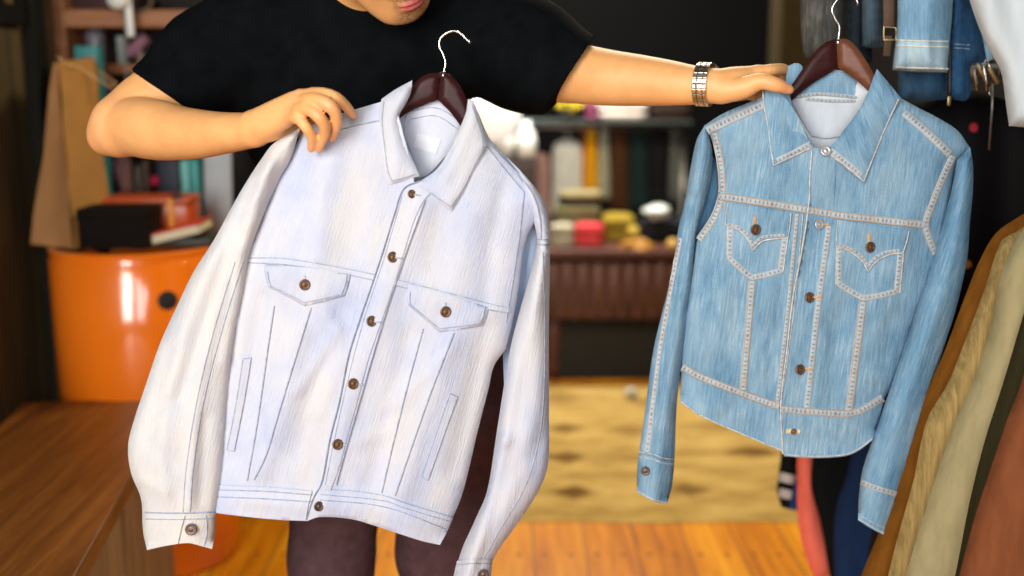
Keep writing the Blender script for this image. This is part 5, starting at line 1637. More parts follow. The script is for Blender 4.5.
ra = atz(400, 519, 0.012); rb = atz(600, 383, 0.012)
ry0, ry1, rx0, rx1 = ra.y, rb.y, -0.55, 1.45
spots = []
for (px, py, a, bb, w) in ((574, 492, .085, .07, .95), (566, 457, .10, .07, .9), (632, 430, .12, .07, .55), (565, 428, .09, .07, .8), (688, 490, .085, .06, .8), (752, 452, .13, .07, .9), (650, 402, .14, .08, .5),
                           (560, 398, .14, .08, .6), (700, 452, .2, .03, .35), (620, 475, .2, .03, .35), (795, 488, .1, .06, .8), (640, 458, .12, .05, .4), (530, 440, .1, .06, .6), (720, 425, .1, .06, .5), (790, 420, .1, .06, .6)):
    q = atz(px, py, 0.012)
    spots.append((q.x - (rx0 + rx1) / 2, q.y - (ry0 + ry1) / 2, a, bb, w))
rg = MB()
NX, NY = 60, 40
vs = []
for j_ in range(NY + 1):
    for i_ in range(NX + 1):
        x = rx0 + (rx1 - rx0) * i_ / NX; y = ry0 + (ry1 - ry0) * j_ / NY
        e = min(i_, NX - i_, j_, NY - j_)
        z = 0.002 + (0.010 + 0.0015 * math.sin(9 * x) * math.cos(7 * y)) * min(1, e / 1.0)
        y2 = y + (0.006 * math.sin(11 * x) if j_ in (0, NY) else 0)
        vs.append((x, y2, z))
fs = [[j_ * (NX + 1) + i_, j_ * (NX + 1) + i_ + 1, (j_ + 1) * (NX + 1) + i_ + 1, (j_ + 1) * (NX + 1) + i_] for j_ in range(NY) for i_ in range(NX)]
rg.add(vs, fs)
rug = rg.build('rug', rug_mat(spots), loc=((rx0 + rx1) / 2, (ry0 + ry1) / 2, 0.0))
tag(rug, 'mustard woven rug with dark diamond motifs on the orange floorboards', 'rug')
crumple('paper_ball', 'small crumpled white paper ball at the far edge of the rug', 'paper', 631, 393, 4.35, (.026, .026, .024), plain('crumpled_white', (0.55, 0.52, 0.44), 0.8), 6)

# low carved chest
CZ = float(at(600, 250, 4.62)[2]); CB = float(at(600, 319, 4.62)[2])
cx0, cx1 = 0.10, 1.10
MAH = wood('red_brown_wood', (0.055, 0.016, 0.012), (0.085, 0.026, 0.018), (0.125, 0.04, 0.028), 0.45, (1, 1, 1), 8)
ch = thing('display_table', 'low red-brown display table with a deep fluted apron at the rear of the shop', 'table', ((cx0 + cx1) / 2, 4.92, 0))
MB().box(((cx0 + cx1) / 2, 4.92, CZ - .018), (cx1 - cx0, 0.62, 0.036), 0, 0.006).build('table_top', MAH, ch, smooth=False)
MB().box(((cx0 + cx1) / 2, 4.92, (CZ + CB) / 2 - .03), (cx1 - cx0 - .06, 0.57, CZ - CB - .05), 0, 0.004).build('apron', MAH, ch, smooth=False)
m_ = MB()
FL = plain('flute_wood', (0.12, 0.055, 0.045), 0.5, 0.35, 6)
nfl = 14
for k in range(nfl):
    x = cx0 + .07 + (cx1 - cx0 - .14) * k / (nfl - 1)
    m_.tube([(x, 4.638, CB + .005), (x, 4.638, CZ - .06)], .017, 10)
m_.build('fluting', FL, ch)
for x in (cx0 + .08, cx1 - .08):
    for y in (4.68, 5.16):
        MB().lathe((x, y, 0), [(0, 0), (.022, 0), (.03, .05), (.022, .12), (.034, .2), (.034, CB), (0, CB)], 20).build('leg', MAH, ch)
MB().box(((cx0 + cx1) / 2, 4.89, 0.13), (cx1 - cx0 - .08, 0.44, 0.26), 0, 0.004).build('under_table_block', plain('under_table_shade', (0.010, 0.010, 0.009), 0.8), ch, smooth=False)  # dark block added to stand in for the shade under the table


def folded(name, label, cat, x0, x1, y0, z0, Y, dep, mat, layers=3, group=None, seed=0):
    """a folded garment: layers of rounded cloth, the fold to the front; y0 = picture row of its top"""
    q = random.Random(seed)
    X0 = float(at(x0, 220, Y)[0]); X1 = float(at(x1, 220, Y)[0]); zt = float(at((x0 + x1) / 2, y0, Y)[2])
    h = (zt - z0) / layers
    o = MB()
    for k in range(layers):
        o.blob(((X0 + X1) / 2 + q.uniform(-.006, .006), Y + dep / 2 + q.uniform(-.006, .006), z0 + h * (k + .5)), ((X1 - X0) / 2, dep / 2, h * .56), None, 28, 12, .03, seed + k, 0.45)
    return tag(o.build(name, mat), label, cat, group)


GT = 'folded clothes and cloths on the rear table'
folded('folded_clothes', 'olive folded clothes, highest stack on the rear table', 'clothes', 556, 602, 207, CZ, 4.86, .22, cloth('olive_cloth', (0.17, 0.15, 0.075)), 4, GT, 1)
folded('folded_clothes', 'black folded jersey on top of the olive stack', 'clothes', 558, 600, 201, float(at(580, 207, 4.86)[2]), 4.87, .2, cloth('black_cloth', (0.016, 0.016, 0.018)), 1, GT, 2)
folded('folded_clothes', 'khaki folded shirt topping the olive stack', 'clothes', 560, 604, 193, float(at(580, 201, 4.86)[2]), 4.88, .2, cloth('khaki_cloth', (0.24, 0.20, 0.10)), 1, GT, 3)
folded('folded_clothes', 'cream folded cloth left of the coral one on the rear table', 'clothes', 552, 575, 226, CZ, 4.72, .12, cloth('cream_cloth', (0.40, 0.37, 0.27)), 2, GT, 4)
folded('folded_clothes', 'coral red folded cloth at the front of the rear table', 'clothes', 575, 604, 226, CZ, 4.70, .13, cloth('coral_cloth', (0.62, 0.06, 0.07)), 2, GT, 5)
folded('folded_clothes', 'mustard folded cloth behind the yellow ball', 'clothes', 603, 636, 217, CZ, 4.84, .18, cloth('mustard_cloth', (0.30, 0.21, 0.03)), 2, GT, 6)
crumple('ball', 'yellow ball on the rear table beside the mustard cloth', 'ball', 633, 232, 4.74, (.028, .028, .03), cloth('yellow_wool', (0.50, 0.37, 0.07)), 4, GT, 0.05)
crumple('gloves', 'orange leather gloves at the front edge of the rear table', 'gloves', 637, 247, 4.665, (.070, .03, .030), plain('orange_leather', (0.55, 0.26, 0.03), 0.5, 0.4, 18), 8, GT, 0.4)
crumple('purse', 'small yellow purse at the front edge of the rear table, nearest the mid-blue jacket', 'purse', 673, 245, 4.665, (.028, .025, .028), plain('yellow_leather', (0.58, 0.34, 0.06), 0.5, 0.2, 20), 9, GT, 0.15)
folded('folded_clothes', 'black folded clothes between the yellow ball and the yellow purse', 'clothes', 640, 700, 224, CZ, 4.82, .25, cloth('black_cloth', (0.016, 0.016, 0.018)), 3, GT, 10)
crumple('cap', 'white crumpled cap on the black folded clothes', 'cap', 658, 212, 4.86, (.058, .06, .03), cloth('white_cotton', (0.62, 0.66, 0.62)), 11, GT, 0.3)

# rack of clothes behind the table
RYK = 5.45
zr = float(at(640, 126, RYK)[2])
rk = thing('clothes_rack', 'metal clothes rack behind the rear table', 'clothes rack', (0.35, RYK, 0))
mk = plain('rack_steel', (0.42, 0.42, 0.43), 0.35, 0.1, 40, 0.9)
xl, xr_ = float(at(455, 126, RYK)[0]), float(at(684, 126, RYK)[0])
MB().tube([(xl, RYK, zr), (xr_, RYK, zr)], .012, 12).build('rail', mk, rk)
for x in (xl, xr_):
    MB().tube([(x, RYK, 0.02), (x, RYK, zr + .01)], .014, 12).build('post', mk, rk)
    MB().box((x, RYK, .015), (.04, .36, .03), 0, .008).build('foot', mk, rk)
MB().box(((xl + xr_) / 2, RYK, zr + .022), (xr_ - xl + .03, .34, .018), 0, .004).build('top_shelf', plain('shelf_green_grey', (0.02, 0.03, 0.025), 0.6), rk, smooth=False)


def hung(name, label, cat, pts, Y, mat, D=.03, R=14, group=None, seed=0, nf=3, sp=6, wob=.004, wl=9, tiltc=None, hook=None, parts=True):
    """a garment hanging from a rail: traced outline filled out, long folds down its length; its hanger hooks over the rail"""
    p = Panel(pts, Y, D, R, D * .8, wob=wob, wl=wl, seed=seed, sp=sp, step=max(3, sp * .8))
    P_ = p.poly
    lo = P_[np.argmax(P_[:, 1])]
    q = np.random.default_rng(seed)
    x0, x1 = P_[:, 0].min(), P_[:, 0].max(); y0, y1 = P_[:, 1].min(), P_[:, 1].max()
    p.folds = [([(x0 + (x1 - x0) * t, y0 + 4), (x0 + (x1 - x0) * (t + q.uniform(-.1, .1)), y1 - 2)], q.choice([-1, 1]) * D * .28, max(2.5, (x1 - x0) * .07)) for t in np.linspace(.2, .8, nf)]
    r = thing(name, label, cat, at(lo[0], lo[1], Y), group)
    p.build('cloth', mat, r)
    if hook is not None:
        (hx, hy), (nx_, ny_) = hook          # rail point, neck point (picture)
        h = V(hx, hy, Y); n_ = V(nx_, ny_, Y)
        MB().tube([n_ + Vector((0, 0, -.02)), n_.lerp(h, .5), h + Vector((.012, 0, -.02)), h + Vector((.018, 0, .004)), h + Vector((0, 0, .02)), h + Vector((-.018, 0, .004))], .0026, 8).build('hanger_hook', CHROME, r)
    return r, p


GB = 'clothes on the rear rack'
def strip(label, cat, x0, x1, yb, mat, seed, bulge=2, name='hanging_garment', Y=RYK, ytop=129):
    hx = (x0 + x1) / 2
    return hung(name, label, cat, [(hx - 3, ytop - 1, 1), (x0 + 1, ytop + 5), (x0 - .5, (ytop + yb) / 2), (x0 - bulge, yb, 1), (hx, yb + 2), (x1 + bulge, yb, 1), (x1 + .5, (ytop + yb) / 2), (x1 - 1, ytop + 5), (hx + 3, ytop - 1, 1)], Y, mat, .03, 6, GB, seed, 2, 4, .003, 6, hook=((hx, 126), (hx, ytop)))
strip('white blouse hanging at the left of the yellow garment', 'blouse', 553, 582, 214, cloth('white_blouse', (0.74, 0.75, 0.70)), 41, ytop=150 - 10)
strip('thin red garment squeezed left of the yellow one', 'scarf', 582, 586, 190, cloth('red_cloth', (0.40, 0.04, 0.02)), 46, 0)
strip('bright yellow garment hanging on the rear rack', 'scarf', 586, 597, 192, cloth('yellow_cloth', (0.86, 0.42, 0.015)), 42)
strip('cream striped garment right of the yellow one', 'shirt', 599, 609, 198, cloth('cream_shirt', (0.42, 0.42, 0.32)), 43)
strip('brown garment on the rear rack', 'shirt', 611, 628, 212, cloth('brown_cloth', (0.085, 0.04, 0.018)), 44)
strip('dark teal garment right of the brown one', 'shirt', 630, 648, 210, cloth('dark_teal_cloth', (0.018, 0.035, 0.035)), 45)
strip('black garment beside the right post of the rear rack', 'shirt', 650, 668, 208, cloth('black_cloth', (0.016, 0.016, 0.018)), 47)
strip('grey garment squeezed against the right post of the rear rack', 'shirt', 670, 679, 200, cloth('mid_grey_cloth', (0.16, 0.17, 0.16)), 48)
strip('dusty pink garment hanging behind the bleached jacket\'s shoulder', 'shirt', 517, 549, 236, cloth('dusty_pink_garment', (0.50, 0.30, 0.28)), 49, ytop=152)
# things on top of the rack
zt_ = zr + .032
def Xat(px, Y=RYK): return float(at(px, 110, Y)[0])
fz = float(at(620, 102, RYK - .1)[2])
m, nt, b = newmat('floral_cloth')
vn = nt.nodes.new('ShaderNodeTexVoronoi'); vn.inputs['Scale'].default_value = 22; nt.links.new(coords(nt), vn.inputs['Vector'])
rr_ = ramp(nt, vn.outputs['Distance'], [(0.18, (0.30, 0.05, 0.14)), (0.30, (0.62, 0.54, 0.48))])
sel = ramp(nt, vn.outputs['Color'], [(0.45, 0.0), (0.5, 1.0)])
nt.links.new(mixc(nt, sel.outputs[0], (0.60, 0.54, 0.48), rr_.outputs[0]), b.inputs['Base Color']); b.inputs['Roughness'].default_value = .9
folded('folded_fabric', 'pale floral fabric folded on top of the rear rack', 'fabric', 597, 648, 102, zt_, RYK - .15, .26, m, 2, GB, 51)
folded('folded_fabric', 'plum fabric folded between the yellow flowers and the floral fabric', 'fabric', 583, 597, 104, zt_, RYK - .15, .22, cloth('plum_cloth', (0.20, 0.05, 0.10)), 2, GB, 52)
folded('folded_fabric', 'dark brown fabric folded at the right end of the rack top', 'fabric', 650, 690, 106, zt_, RYK - .15, .24, cloth('dark_brown_cloth', (0.035, 0.022, 0.018)), 2, GB, 53)
pot = thing('potted_flowers', 'yellow flowers in a dark pot on top of the rear rack', 'flowers', (Xat(567), RYK - .08, zt_))
MB().lathe((Xat(567), RYK - .08, zt_), [(0, 0), (.03, 0), (.04, .04), (.036, .042), (0, .038)], 20).build('pot', plain('pot_dark', (0.03, 0.025, 0.02), 0.5), pot)
stem = MB(); YEL = plain('yellow_petal', (0.72, 0.56, 0.02), 0.6, 0.25, 60)
q = random.Random(5); heads = []
for k in range(11):
    e = Vector((Xat(567) + q.uniform(-.055, .065), RYK - .12 + q.uniform(-.05, .05), zt_ + .06 + q.uniform(0, .07)))
    heads.append(e)
    stem.tube([Vector((Xat(567), RYK - .08, zt_ + .035)), (Vector((Xat(567), RYK - .08, zt_ + .04)) + e) / 2 + Vector((0, 0, .012)), e], .002, 5)
stem.build('stems', plain('stem_green', (0.05, 0.12, 0.02), 0.6), pot)
for k, e in enumerate(heads):
    f_ = MB()
    for a in range(7):
        w = a * 2 * math.pi / 7
        f_.blob(e + Vector((.012 * math.cos(w), -.004, .012 * math.sin(w))), (.009, .004, .009), None, 8, 5)
    f_.blob(e + Vector((0, -.006, 0)), (.006, .005, .006), None, 8, 5)
    f_.build('flower_head', YEL, pot)

# made-up white paper globe with added glow, and white vases left of the rack, behind the man's shoulder
wl_ = thing('added_glow_globe', 'bright glowing white round paper lampshade seen between the man\'s shirt and the bleached jacket', 'added_glow_globe', V(500, 132, 5.0))
PW = plain('white_paper', (0.86, 0.87, 0.83), 0.8, 0.04, 20)
PL, nt, b = newmat('added_glow_paper')
b.inputs['Base Color'].default_value = (0.88, 0.88, 0.86, 1); b.inputs['Roughness'].default_value = 0.8
b.inputs['Emission Color'].default_value = (1.0, 0.99, 0.96, 1); b.inputs['Emission Strength'].default_value = 0.55  # glow added to brighten an unclear white shape, no lamp known there
c = V(492, 114, 5.0)
MB().lathe(c + Vector((0, 0, 0)), [(.03, .128), (.075, .115), (.115, .075), (.132, .02), (.128, -.04), (.10, -.09), (.06, -.118), (.035, -.122)], 36).build('shade', PL, wl_)
MB().lathe(c, [(.036, -.13), (.036, -.12), (.03, -.12)], 24).build('shade_ring', STEEL, wl_)
MB().tube([c + Vector((0, 0, .12)), c + Vector((0, 0, .75)), (c.x, c.y, 2.75)], .004, 8).build('cord', plain('white_cord', (0.6, 0.6, 0.58), 0.5), wl_)
def vase(label, px, py, Y, h, r, mat, z0):
    X = float(at(px, py, Y)[0])
    v_ = MB().lathe((X, Y, z0), [(0, 0), (r * .7, 0), (r * .9, h * .12), (r, h * .4), (r * .8, h * .68), (r * .42, h * .84), (r * .46, h), (r * .38, h), (r * .34, h * .85), (0, h * .8)], 30).build('vase', mat)
    return tag(v_, label, 'vase', 'white vases')
vz = float(at(505, 158, 5.2)[2])
cabt = thing('side_cabinet', 'dark side cabinet behind the man that carries the white vases', 'cabinet', (float(at(505, 158, 5.3)[0]), 5.38, 0))
cxx = float(at(505, 158, 5.3)[0])
MB().box((cxx, 5.36, vz / 2), (.30, .30, vz), 0, .006).build('cabinet_body', plain('cabinet_dark', (0.03, 0.018, 0.015), 0.6), cabt, smooth=False)
MB().box((cxx, 5.205, vz / 2), (.27, .016, vz - .06), 0, .004).build('door', plain('cabinet_door', (0.04, 0.024, 0.02), 0.6), cabt, smooth=False)
vase('tall white vase on the side cabinet, left of the pair', 503, 140, 5.28, .20, .055, PW, vz)
vase('squat white vase on the side cabinet, right of the pair', 526, 140, 5.25, .17, .050, PW, vz)

# ================================================================== right side: two rails of clothes
RX, RZL, RZU = 0.88, 1.315, 2.02
rail = thing('clothes_rail', 'two-tier black clothes rail along the right of the shop', 'clothes rail', (RX, 1.75, 0))
bkm = plain('rail_black', (0.018, 0.018, 0.018), 0.35, 0.1, 40, 0.6)
MB().tube([(RX, 1.12, RZL), (RX, 2.45, RZL)], .012, 12).build('lower_rail', bkm, rail)
MB().tube([(RX, 1.12, RZU), (RX, 2.45, RZU)], .012, 12).build('upper_rail', bkm, rail)
for y in (1.12, 2.45):
    MB().tube([(RX, y, 0.0), (RX, y, RZU + .02)], .014, 12).build('post', bkm, rail)
    MB().box((RX, y, .012), (.4, .04, .024), 0, .006).build('foot', bkm, rail)

def rail_px(Y, z):
    """picture point of a rail at distance Y"""
    d = np.array([RX, Y, z]) - CAM
    f = d[1] * math.cos(PITCH) - d[2] * math.sin(PITCH); u = d[1] * math.sin(PITCH) + d[2] * math.cos(PITCH)
    return (512 + FPX * d[0] / f, 288 - FPX * u / f)


GC = 'coats on the lower right rail'
def coat(label, cat, left, Y, mat, seed, D=.03, lining=None, extra=None):
    """left = visible left edge, top to bottom; the rest mirrors it beyond the picture"""
    hx, hy = rail_px(Y, RZL)
    neck = hy + 45
    L = [(hx - 30, neck + 2, 1)] + list(left)
    Rt = [(2 * hx - x, y) + tuple(k) for (x, y, *k) in left[::-1]]
    pts = L + Rt + [(hx + 30, neck + 2, 1), (hx, neck + 8)]
    r, p = hung('hanging_coat', label, cat, pts, Y, mat, D, 46, GC, seed, 5, 9, .003, 26, hook=((hx, hy), (hx, neck)))
    return r, p
coat('rust brown coat, nearest of the row on the lower right rail', 'coat', [(1062, 250), (1040, 320), (1019, 390), (1007, 420), (991, 468), (975, 517), (959, 576), (930, 680), (925, 740, 1)], 1.42, cloth('rust_wool', (0.17, 0.056, 0.022)), 61, .035)
coat('dark olive coat seen as a narrow strip behind the rust brown coat', 'coat', [(1052, 230), (1028, 300), (1004, 380), (985, 440), (970, 500), (955, 576), (930, 680), (926, 730, 1)], 1.475, cloth('dark_olive', (0.028, 0.024, 0.010)), 62, .03)
rb_, pb_ = coat('pale beige raincoat between the olive and the tan coats', 'coat', [(1052, 195), (1024, 228), (1003, 268), (990, 330), (972, 385), (956, 420), (937, 474), (910, 561), (890, 640), (880, 720, 1)], 1.535, cloth('beige_cotton', (0.295, 0.25, 0.13), 0.12), 63, .036)
coat('tan corduroy coat with a crumpled edge beside the beige raincoat', 'coat', [(1050, 205), (1016, 232), (1002, 240), (984, 291), (965, 341), (948, 383), (927, 420), (913, 482), (898, 536), (888, 576), (872, 650), (866, 715, 1)], 1.585, cloth('tan_cord', (0.265, 0.185, 0.068), 0.3, 0.9, (4, 1, 0.3), 70), 64, .032)
coat('brown suede coat touching the sleeve of the mid-blue jacket', 'coat', [(1050, 195), (1020, 216), (996, 233), (979, 262), (966, 294), (943, 355), (930, 383), (917, 420), (902, 469), (886, 515), (861, 576), (838, 640), (830, 710, 1)], 1.63, cloth('brown_suede', (0.14, 0.052, 0.007), 0.2), 65, .026)

GD = 'clothes behind the mid-blue jacket'
m, nt, b = newmat('dark_floral')
vn = nt.nodes.new('ShaderNodeTexVoronoi'); vn.inputs['Scale'].default_value = 16; nt.links.new(coords(nt, scale=(1, 1, 1)), vn.inputs['Vector'])
sp_ = ramp(nt, vn.outputs['Distance'], [(0.10, 1.0), (0.16, 0.0)])
pick = nt.nodes.new('ShaderNodeSeparateColor'); nt.links.new(vn.outputs['Color'], pick.inputs[0])
on = mth(nt, 'MULTIPLY', sp_.outputs[0], mth(nt, 'GREATER_THAN', pick.outputs[0], 0.72))
hue = ramp(nt, pick.outputs[1], [(0.4, (0.55, 0.04, 0.06)), (0.6, (0.60, 0.24, 0.04))])
nt.links.new(mixc(nt, on, (0.006, 0.005, 0.006), hue.outputs[0]), b.inputs['Base Color']); b.inputs['Roughness'].default_value = .8; b.inputs['Specular IOR Level'].default_value = .2
hx, hy = rail_px(2.06, RZL)
hung('hanging_dress', 'black dress with sparse red and orange flecks behind the mid-blue jacket\'s shoulder', 'dress', [(hx - 25, hy + 18, 1), (925, 92), (897, 112), (890, 240), (905, 340), (890, 450), (870, 540), (860, 620, 1), (960, 640), (1085, 620, 1), (1075, 500), (1062, 340), (1066, 200), (1062, 145), (1035, 118), (hx + 25, hy + 32, 1)], 2.06, m, .05, 40, GD, 71, 5, 9, .004, 22, hook=((hx, hy), (hx, hy + 35)))
def side_piece(label, cat, pts, Y, mat, seed, D=.03, name='hanging_garment', **k):
    hx, hy = rail_px(Y, RZL)
    return hung(name, label, cat, pts, Y, mat, D, k.get('R', 16), GD, seed, k.get('nf', 3), 6, .003, 12, hook=((hx, hy), (hx, hy + 30)))
hx, hy = rail_px(2.16, RZL)
nk_ = [(hx - 20, hy + 30, 1)]; nk2 = [(hx + 20, hy + 30, 1)]
side_piece('navy blue long garment below the mid-blue jacket, right of the coral sleeve', 'coat', nk_ + [(905, 150), (870, 250), (858, 400), (848, 470), (838, 500), (834, 530), (835, 600), (838, 660, 1), (900, 670), (1000, 660, 1), (1005, 500), (1000, 250), (985, 150)] + nk2, 2.14, cloth('navy_wool', (0.012, 0.030, 0.085)), 72)
hx, hy = rail_px(2.22, RZL)
nk_ = [(hx - 20, hy + 30, 1)]; nk2 = [(hx + 20, hy + 30, 1)]
side_piece('black long garment between the coral sleeve and the navy coat', 'coat', nk_ + [(890, 140), (850, 220), (828, 330), (815, 440), (811, 485), (820, 520), (830, 580), (836, 640, 1), (900, 650), (990, 640, 1), (995, 480), (985, 250), (965, 140)] + nk2, 2.22, cloth('black_wool', (0.007, 0.008, 0.009)), 73)
hx, hy = rail_px(2.29, RZL)
cr, cp = side_piece('coral garment whose loose sleeve hangs below the hem of the mid-blue jacket', 'shirt', [(hx - 18, hy + 30, 1), (880, 135), (845, 190), (818, 300), (802, 400), (797, 460), (797, 480), (797, 505), (800, 535), (808, 562), (816, 582, 1), (836, 572, 1), (828, 540), (820, 510), (818, 480), (826, 440), (840, 470), (870, 475), (960, 470, 1), (962, 250), (950, 140), (hx + 18, hy + 30, 1)], 2.29, cloth('coral_knit', (0.95, 0.19, 0.13)), 74)
# striped sleeve end with a blue edge
hx, hy = rail_px(2.38, RZL)
ss, sp2 = side_piece('black knit with white stripes and blue edge at its sleeve end beside the coral sleeve', 'knitwear', [(hx - 18, hy + 30, 1), (870, 130), (835, 190), (805, 300), (788, 400), (781, 455), (777, 490), (781, 507, 1), (796, 511, 1), (800, 480), (806, 430), (840, 440), (930, 440, 1), (935, 250), (925, 140), (hx + 18, hy + 30, 1)], 2.38, cloth('black_knit', (0.010, 0.010, 0.011)), 75)
for k, (y0, y1) in enumerate(((472, 481), (488, 497))):
    patch(sp2, [(779.5, y0, 1), (797, y0 + 4, 1), (796, y1 + 4, 1), (778, y1, 1)], 'stripe', cloth('white_knit', (0.50, 0.50, 0.48)), ss, .004, 4)
patch(sp2, [(795, 478, 1), (801, 480, 1), (797, 511, 1), (789, 509, 1)], 'edge_band', cloth('royal_blue', (0.02, 0.08, 0.30)), ss, .007, 4)

# ---- the upper rail: denim and a white shirt hanging into the picture
GU = 'clothes on the upper right rail'
def upper(label, cat, pts, Y, mat, seed, D=.03, name='hanging_garment', R=18, nf=3, top=-120):
    hx, hy = rail_px(Y, RZU)
    x0 = min(p[0] for p in pts); x1 = max(p[0] for p in pts)
    return hung(name, label, cat, pts, Y, mat, D, R, GU, seed, nf, 6, .003, 14)
FADED = denim('faded_black_denim', (0.018, 0.018, 0.018), (0.06, 0.058, 0.052), (0.20, 0.19, 0.165), 0.9, 0.5, 0.33, 0.72)
LIGHTD = denim('light_blue_denim', (0.09, 0.20, 0.32), (0.18, 0.32, 0.44), (0.42, 0.54, 0.60), 0.9, 0.5, 0.33, 0.70)
INDIGO = denim('indigo_denim', (0.010, 0.035, 0.085), (0.022, 0.070, 0.15), (0.06, 0.14, 0.25), 0.9, 0.5, 0.33, 0.72)
def legs(xa, xb, yb, top=-250, fl=0):
    return [(xa + 6, top, 1), (xa, top + 80), (xa - fl, yb - 40), (xa - fl, yb, 1), ((xa + xb) / 2, yb + 2), (xb + fl, yb, 1), (xb + fl, yb - 40), (xb, top + 80), (xb - 6, top, 1)]
upper('faded black denim jacket sleeve hanging above the mid-blue jacket', 'denim jacket', [(806, -250, 1), (800, -150), (800, -40), (801, 25), (803, 50), (806, 58, 1), (822, 56), (838, 50, 1), (846, 0), (850, -120), (848, -250, 1)], 1.98, FADED, 81)
upper('black denim jacket right of the hook of the red-brown hanger', 'denim jacket', legs(846, 872, 62), 1.95, denim('near_black_denim', (0.006, 0.008, 0.010), (0.014, 0.020, 0.026), (0.05, 0.065, 0.08), 0.9, 0.5), 82)
upper('blue-grey denim garment with frayed hem left of the leather strap', 'denim jacket', legs(862, 884, 46), 1.90, denim('grey_blue_denim', (0.02, 0.035, 0.05), (0.06, 0.09, 0.115), (0.20, 0.25, 0.28), 0.9, 0.5), 83)
ld, lp = upper('light blue denim sleeve with a pale double-stitched cuff on the upper rail', 'denim jacket', [(905, -250, 1), (901, -120), (898, -20), (897, 30), (894, 55), (892.5, 70, 1), (920, 72), (947.5, 72.5, 1), (950, 40), (953, 0), (957, -120), (955, -250, 1)], 1.80, LIGHTD, 84, .03)
patch(lp, [(896.5, 39, 1), (922, 40.5), (949.5, 41, 1), (948, 58), (947, 72.5, 1), (920, 72), (892.5, 70, 1), (894.5, 55)], 'cuff', denim('pale_cuff_denim', (0.18, 0.31, 0.40), (0.34, 0.46, 0.53), (0.55, 0.62, 0.63), 0.6, 0.4), ld, .003, 4)
mb = MB()
for y in (41, 46.5, 68.5):
    ribbon(mb, lp, [(896, y - 1), (922, y), (948.5, y + .5)], 2.0, .0048)
mb.build('stitched_edge', plain('cream_stitched_edge', (0.62, 0.62, 0.55), 0.9, 0.25, 200), ld)
upper('mid-blue denim garment showing below the light blue cuff', 'denim jacket', legs(898, 950, 99), 1.88, denim('dusk_denim', (0.014, 0.045, 0.09), (0.035, 0.085, 0.15), (0.09, 0.17, 0.25), 0.9, 0.5), 85)
ind, ip = upper('indigo denim jacket with a zip right of the light blue sleeve', 'denim jacket', [(945, -250, 1), (944, -100), (945, 30), (946, 97, 1), (968, 99), (972, 64), (985, 64, 1), (985, 30), (972, 0), (975, -120), (978, -250, 1)], 1.84, INDIGO, 86)
mb = MB(); ribbon(mb, ip, [(950, 48), (949.5, 75), (949, 97)], 5.0, .004)
zp = mb.build('zip', plain('zip_dark', (0.02, 0.017, 0.015), 0.4, 0.3, 300, 0.4), ind)
MB().box(ip.surf([(949, 101)], .006)[0], (.006, .003, .016), 0, .001).build('zip_pull', plain('zip_brass', (0.35, 0.26, 0.12), 0.35, 0.1, 100, 0.9), zp)
mb = MB()
for y in (44, 48): ribbon(mb, ip, [(954, y), (970, y + 1)], 1.1, .002)
mb.build('topstitching', plain('grey_thread', (0.22, 0.27, 0.33), 0.9, 0.3, 200), ind)
upper('pale grey-blue denim edge between the indigo jacket and the white shirt', 'denim jacket', [(975, -250, 1), (972, -100), (978, 10), (984, 45), (987, 62, 1), (994, 58, 1), (990, 20), (990, -100), (990, -250, 1)], 1.80, LIGHTD, 87, .012, R=6, nf=1)
wsh, wp_ = upper('white shirt hanging at the right edge of the upper rail', 'shirt', [(980, -250, 1), (964, -120), (965, -20), (972, 8), (982, 35), (994, 58), (1001, 72), (1006, 105), (1009, 126, 1), (1040, 128), (1120, 126, 1), (1122, 0), (1115, -150), (1080, -250, 1)], 1.70, cloth('white_shirt_cloth', (0.50, 0.55, 0.57), 0.05), 88, .035, R=22, nf=4)
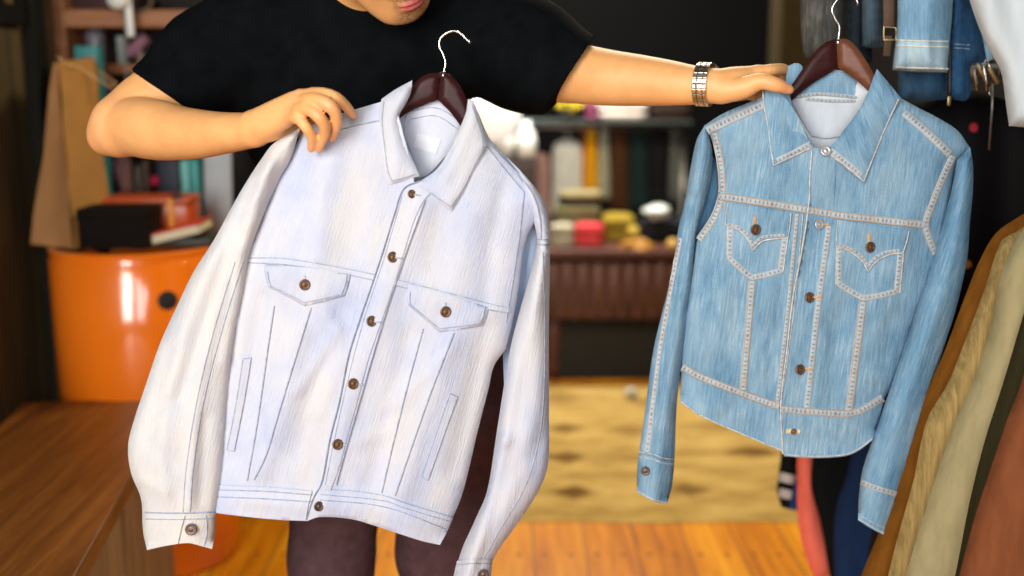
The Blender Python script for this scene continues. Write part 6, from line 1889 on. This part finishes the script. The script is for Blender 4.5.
# leather strap with buckle
st_ = thing('belt', 'brown leather strap with a brass buckle hanging left of the light blue sleeve', 'belt', V(888, 55, 1.84))
LEA = plain('brown_leather', (0.085, 0.042, 0.018), 0.5, 0.25, 30)
sv = [V(887, y, 1.84) + Vector((0.0015 * math.sin(y * .1), 0, 0)) for y in (-250, -150, -60, 0, 30)]
m_ = MB()
for (p0, p1, w0, w1) in ((sv[0], V(888.5, 28, 1.84), .017, .017), (V(888, 36, 1.838), V(886.5, 56, 1.838), .012, .011)):
    a, b_ = Vector(p0), Vector(p1)
    vs = []
    for p, w in ((a, w0), (b_, w1)):
        for sx, sy in ((-1, -1), (1, -1), (1, 1), (-1, 1)): vs.append((p.x + sx * w / 2 * 1.0, p.y + sy * .0018, p.z))
    m_.add(vs, [[0, 1, 2, 3], [4, 7, 6, 5], [0, 4, 5, 1], [1, 5, 6, 2], [2, 6, 7, 3], [3, 7, 4, 0]])
m_.build('strap', LEA, st_, smooth=False)
cB = V(890, 33, 1.834)
MB().tube([cB + Vector((x, 0, z)) for x, z in ((-.010, .009), (.010, .009), (.010, -.011), (-.010, -.011))], .0016, 8, True).build('buckle', plain('buckle_brass', (0.5, 0.36, 0.16), 0.3, 0.1, 60, 1.0), st_)
# clip hangers on the lower rail
for k, (dx, lab) in enumerate(((972, 'leftmost'), (982, 'middle'), (992, 'rightmost'))):
    Y = 1.93 - k * .018
    hx, hy = rail_px(Y, RZL)
    t = thing('clip_hanger', 'metal clip hanger on the lower rail, %s of the three' % lab, 'hanger', V(dx, 84, Y), 'clip hangers')
    c = V(dx, 70, Y)
    MB().tube([c + Vector((.012, 0, -.012)), c + Vector((.014, 0, .004)), c + Vector((.006, 0, .018)), c + Vector((-.008, 0, .018)), c + Vector((-.014, 0, .004)), c + Vector((-.008, 0, -.02)), c + Vector((-.006, 0, -.034))], .0018, 8).build('hook', CHROME, t)
    MB().box(c + Vector((.004, 0, -.010)), (.007, .006, .030), 0, .0015, ry=-.6).build('clip', plain('clip_gold', (0.50, 0.36, 0.17), 0.35, 0.15, 80, 0.9), t)
tagc = MB().tube([V(993, 84, 1.92), V(992, 110, 1.922), V(989, 150, 1.925)], .0016, 6)
tag(tagc.build('chain', plain('grey_chain', (0.30, 0.29, 0.28), 0.4, 0.3, 300, 0.8)), 'thin grey chain hanging below the clip hangers', 'chain')
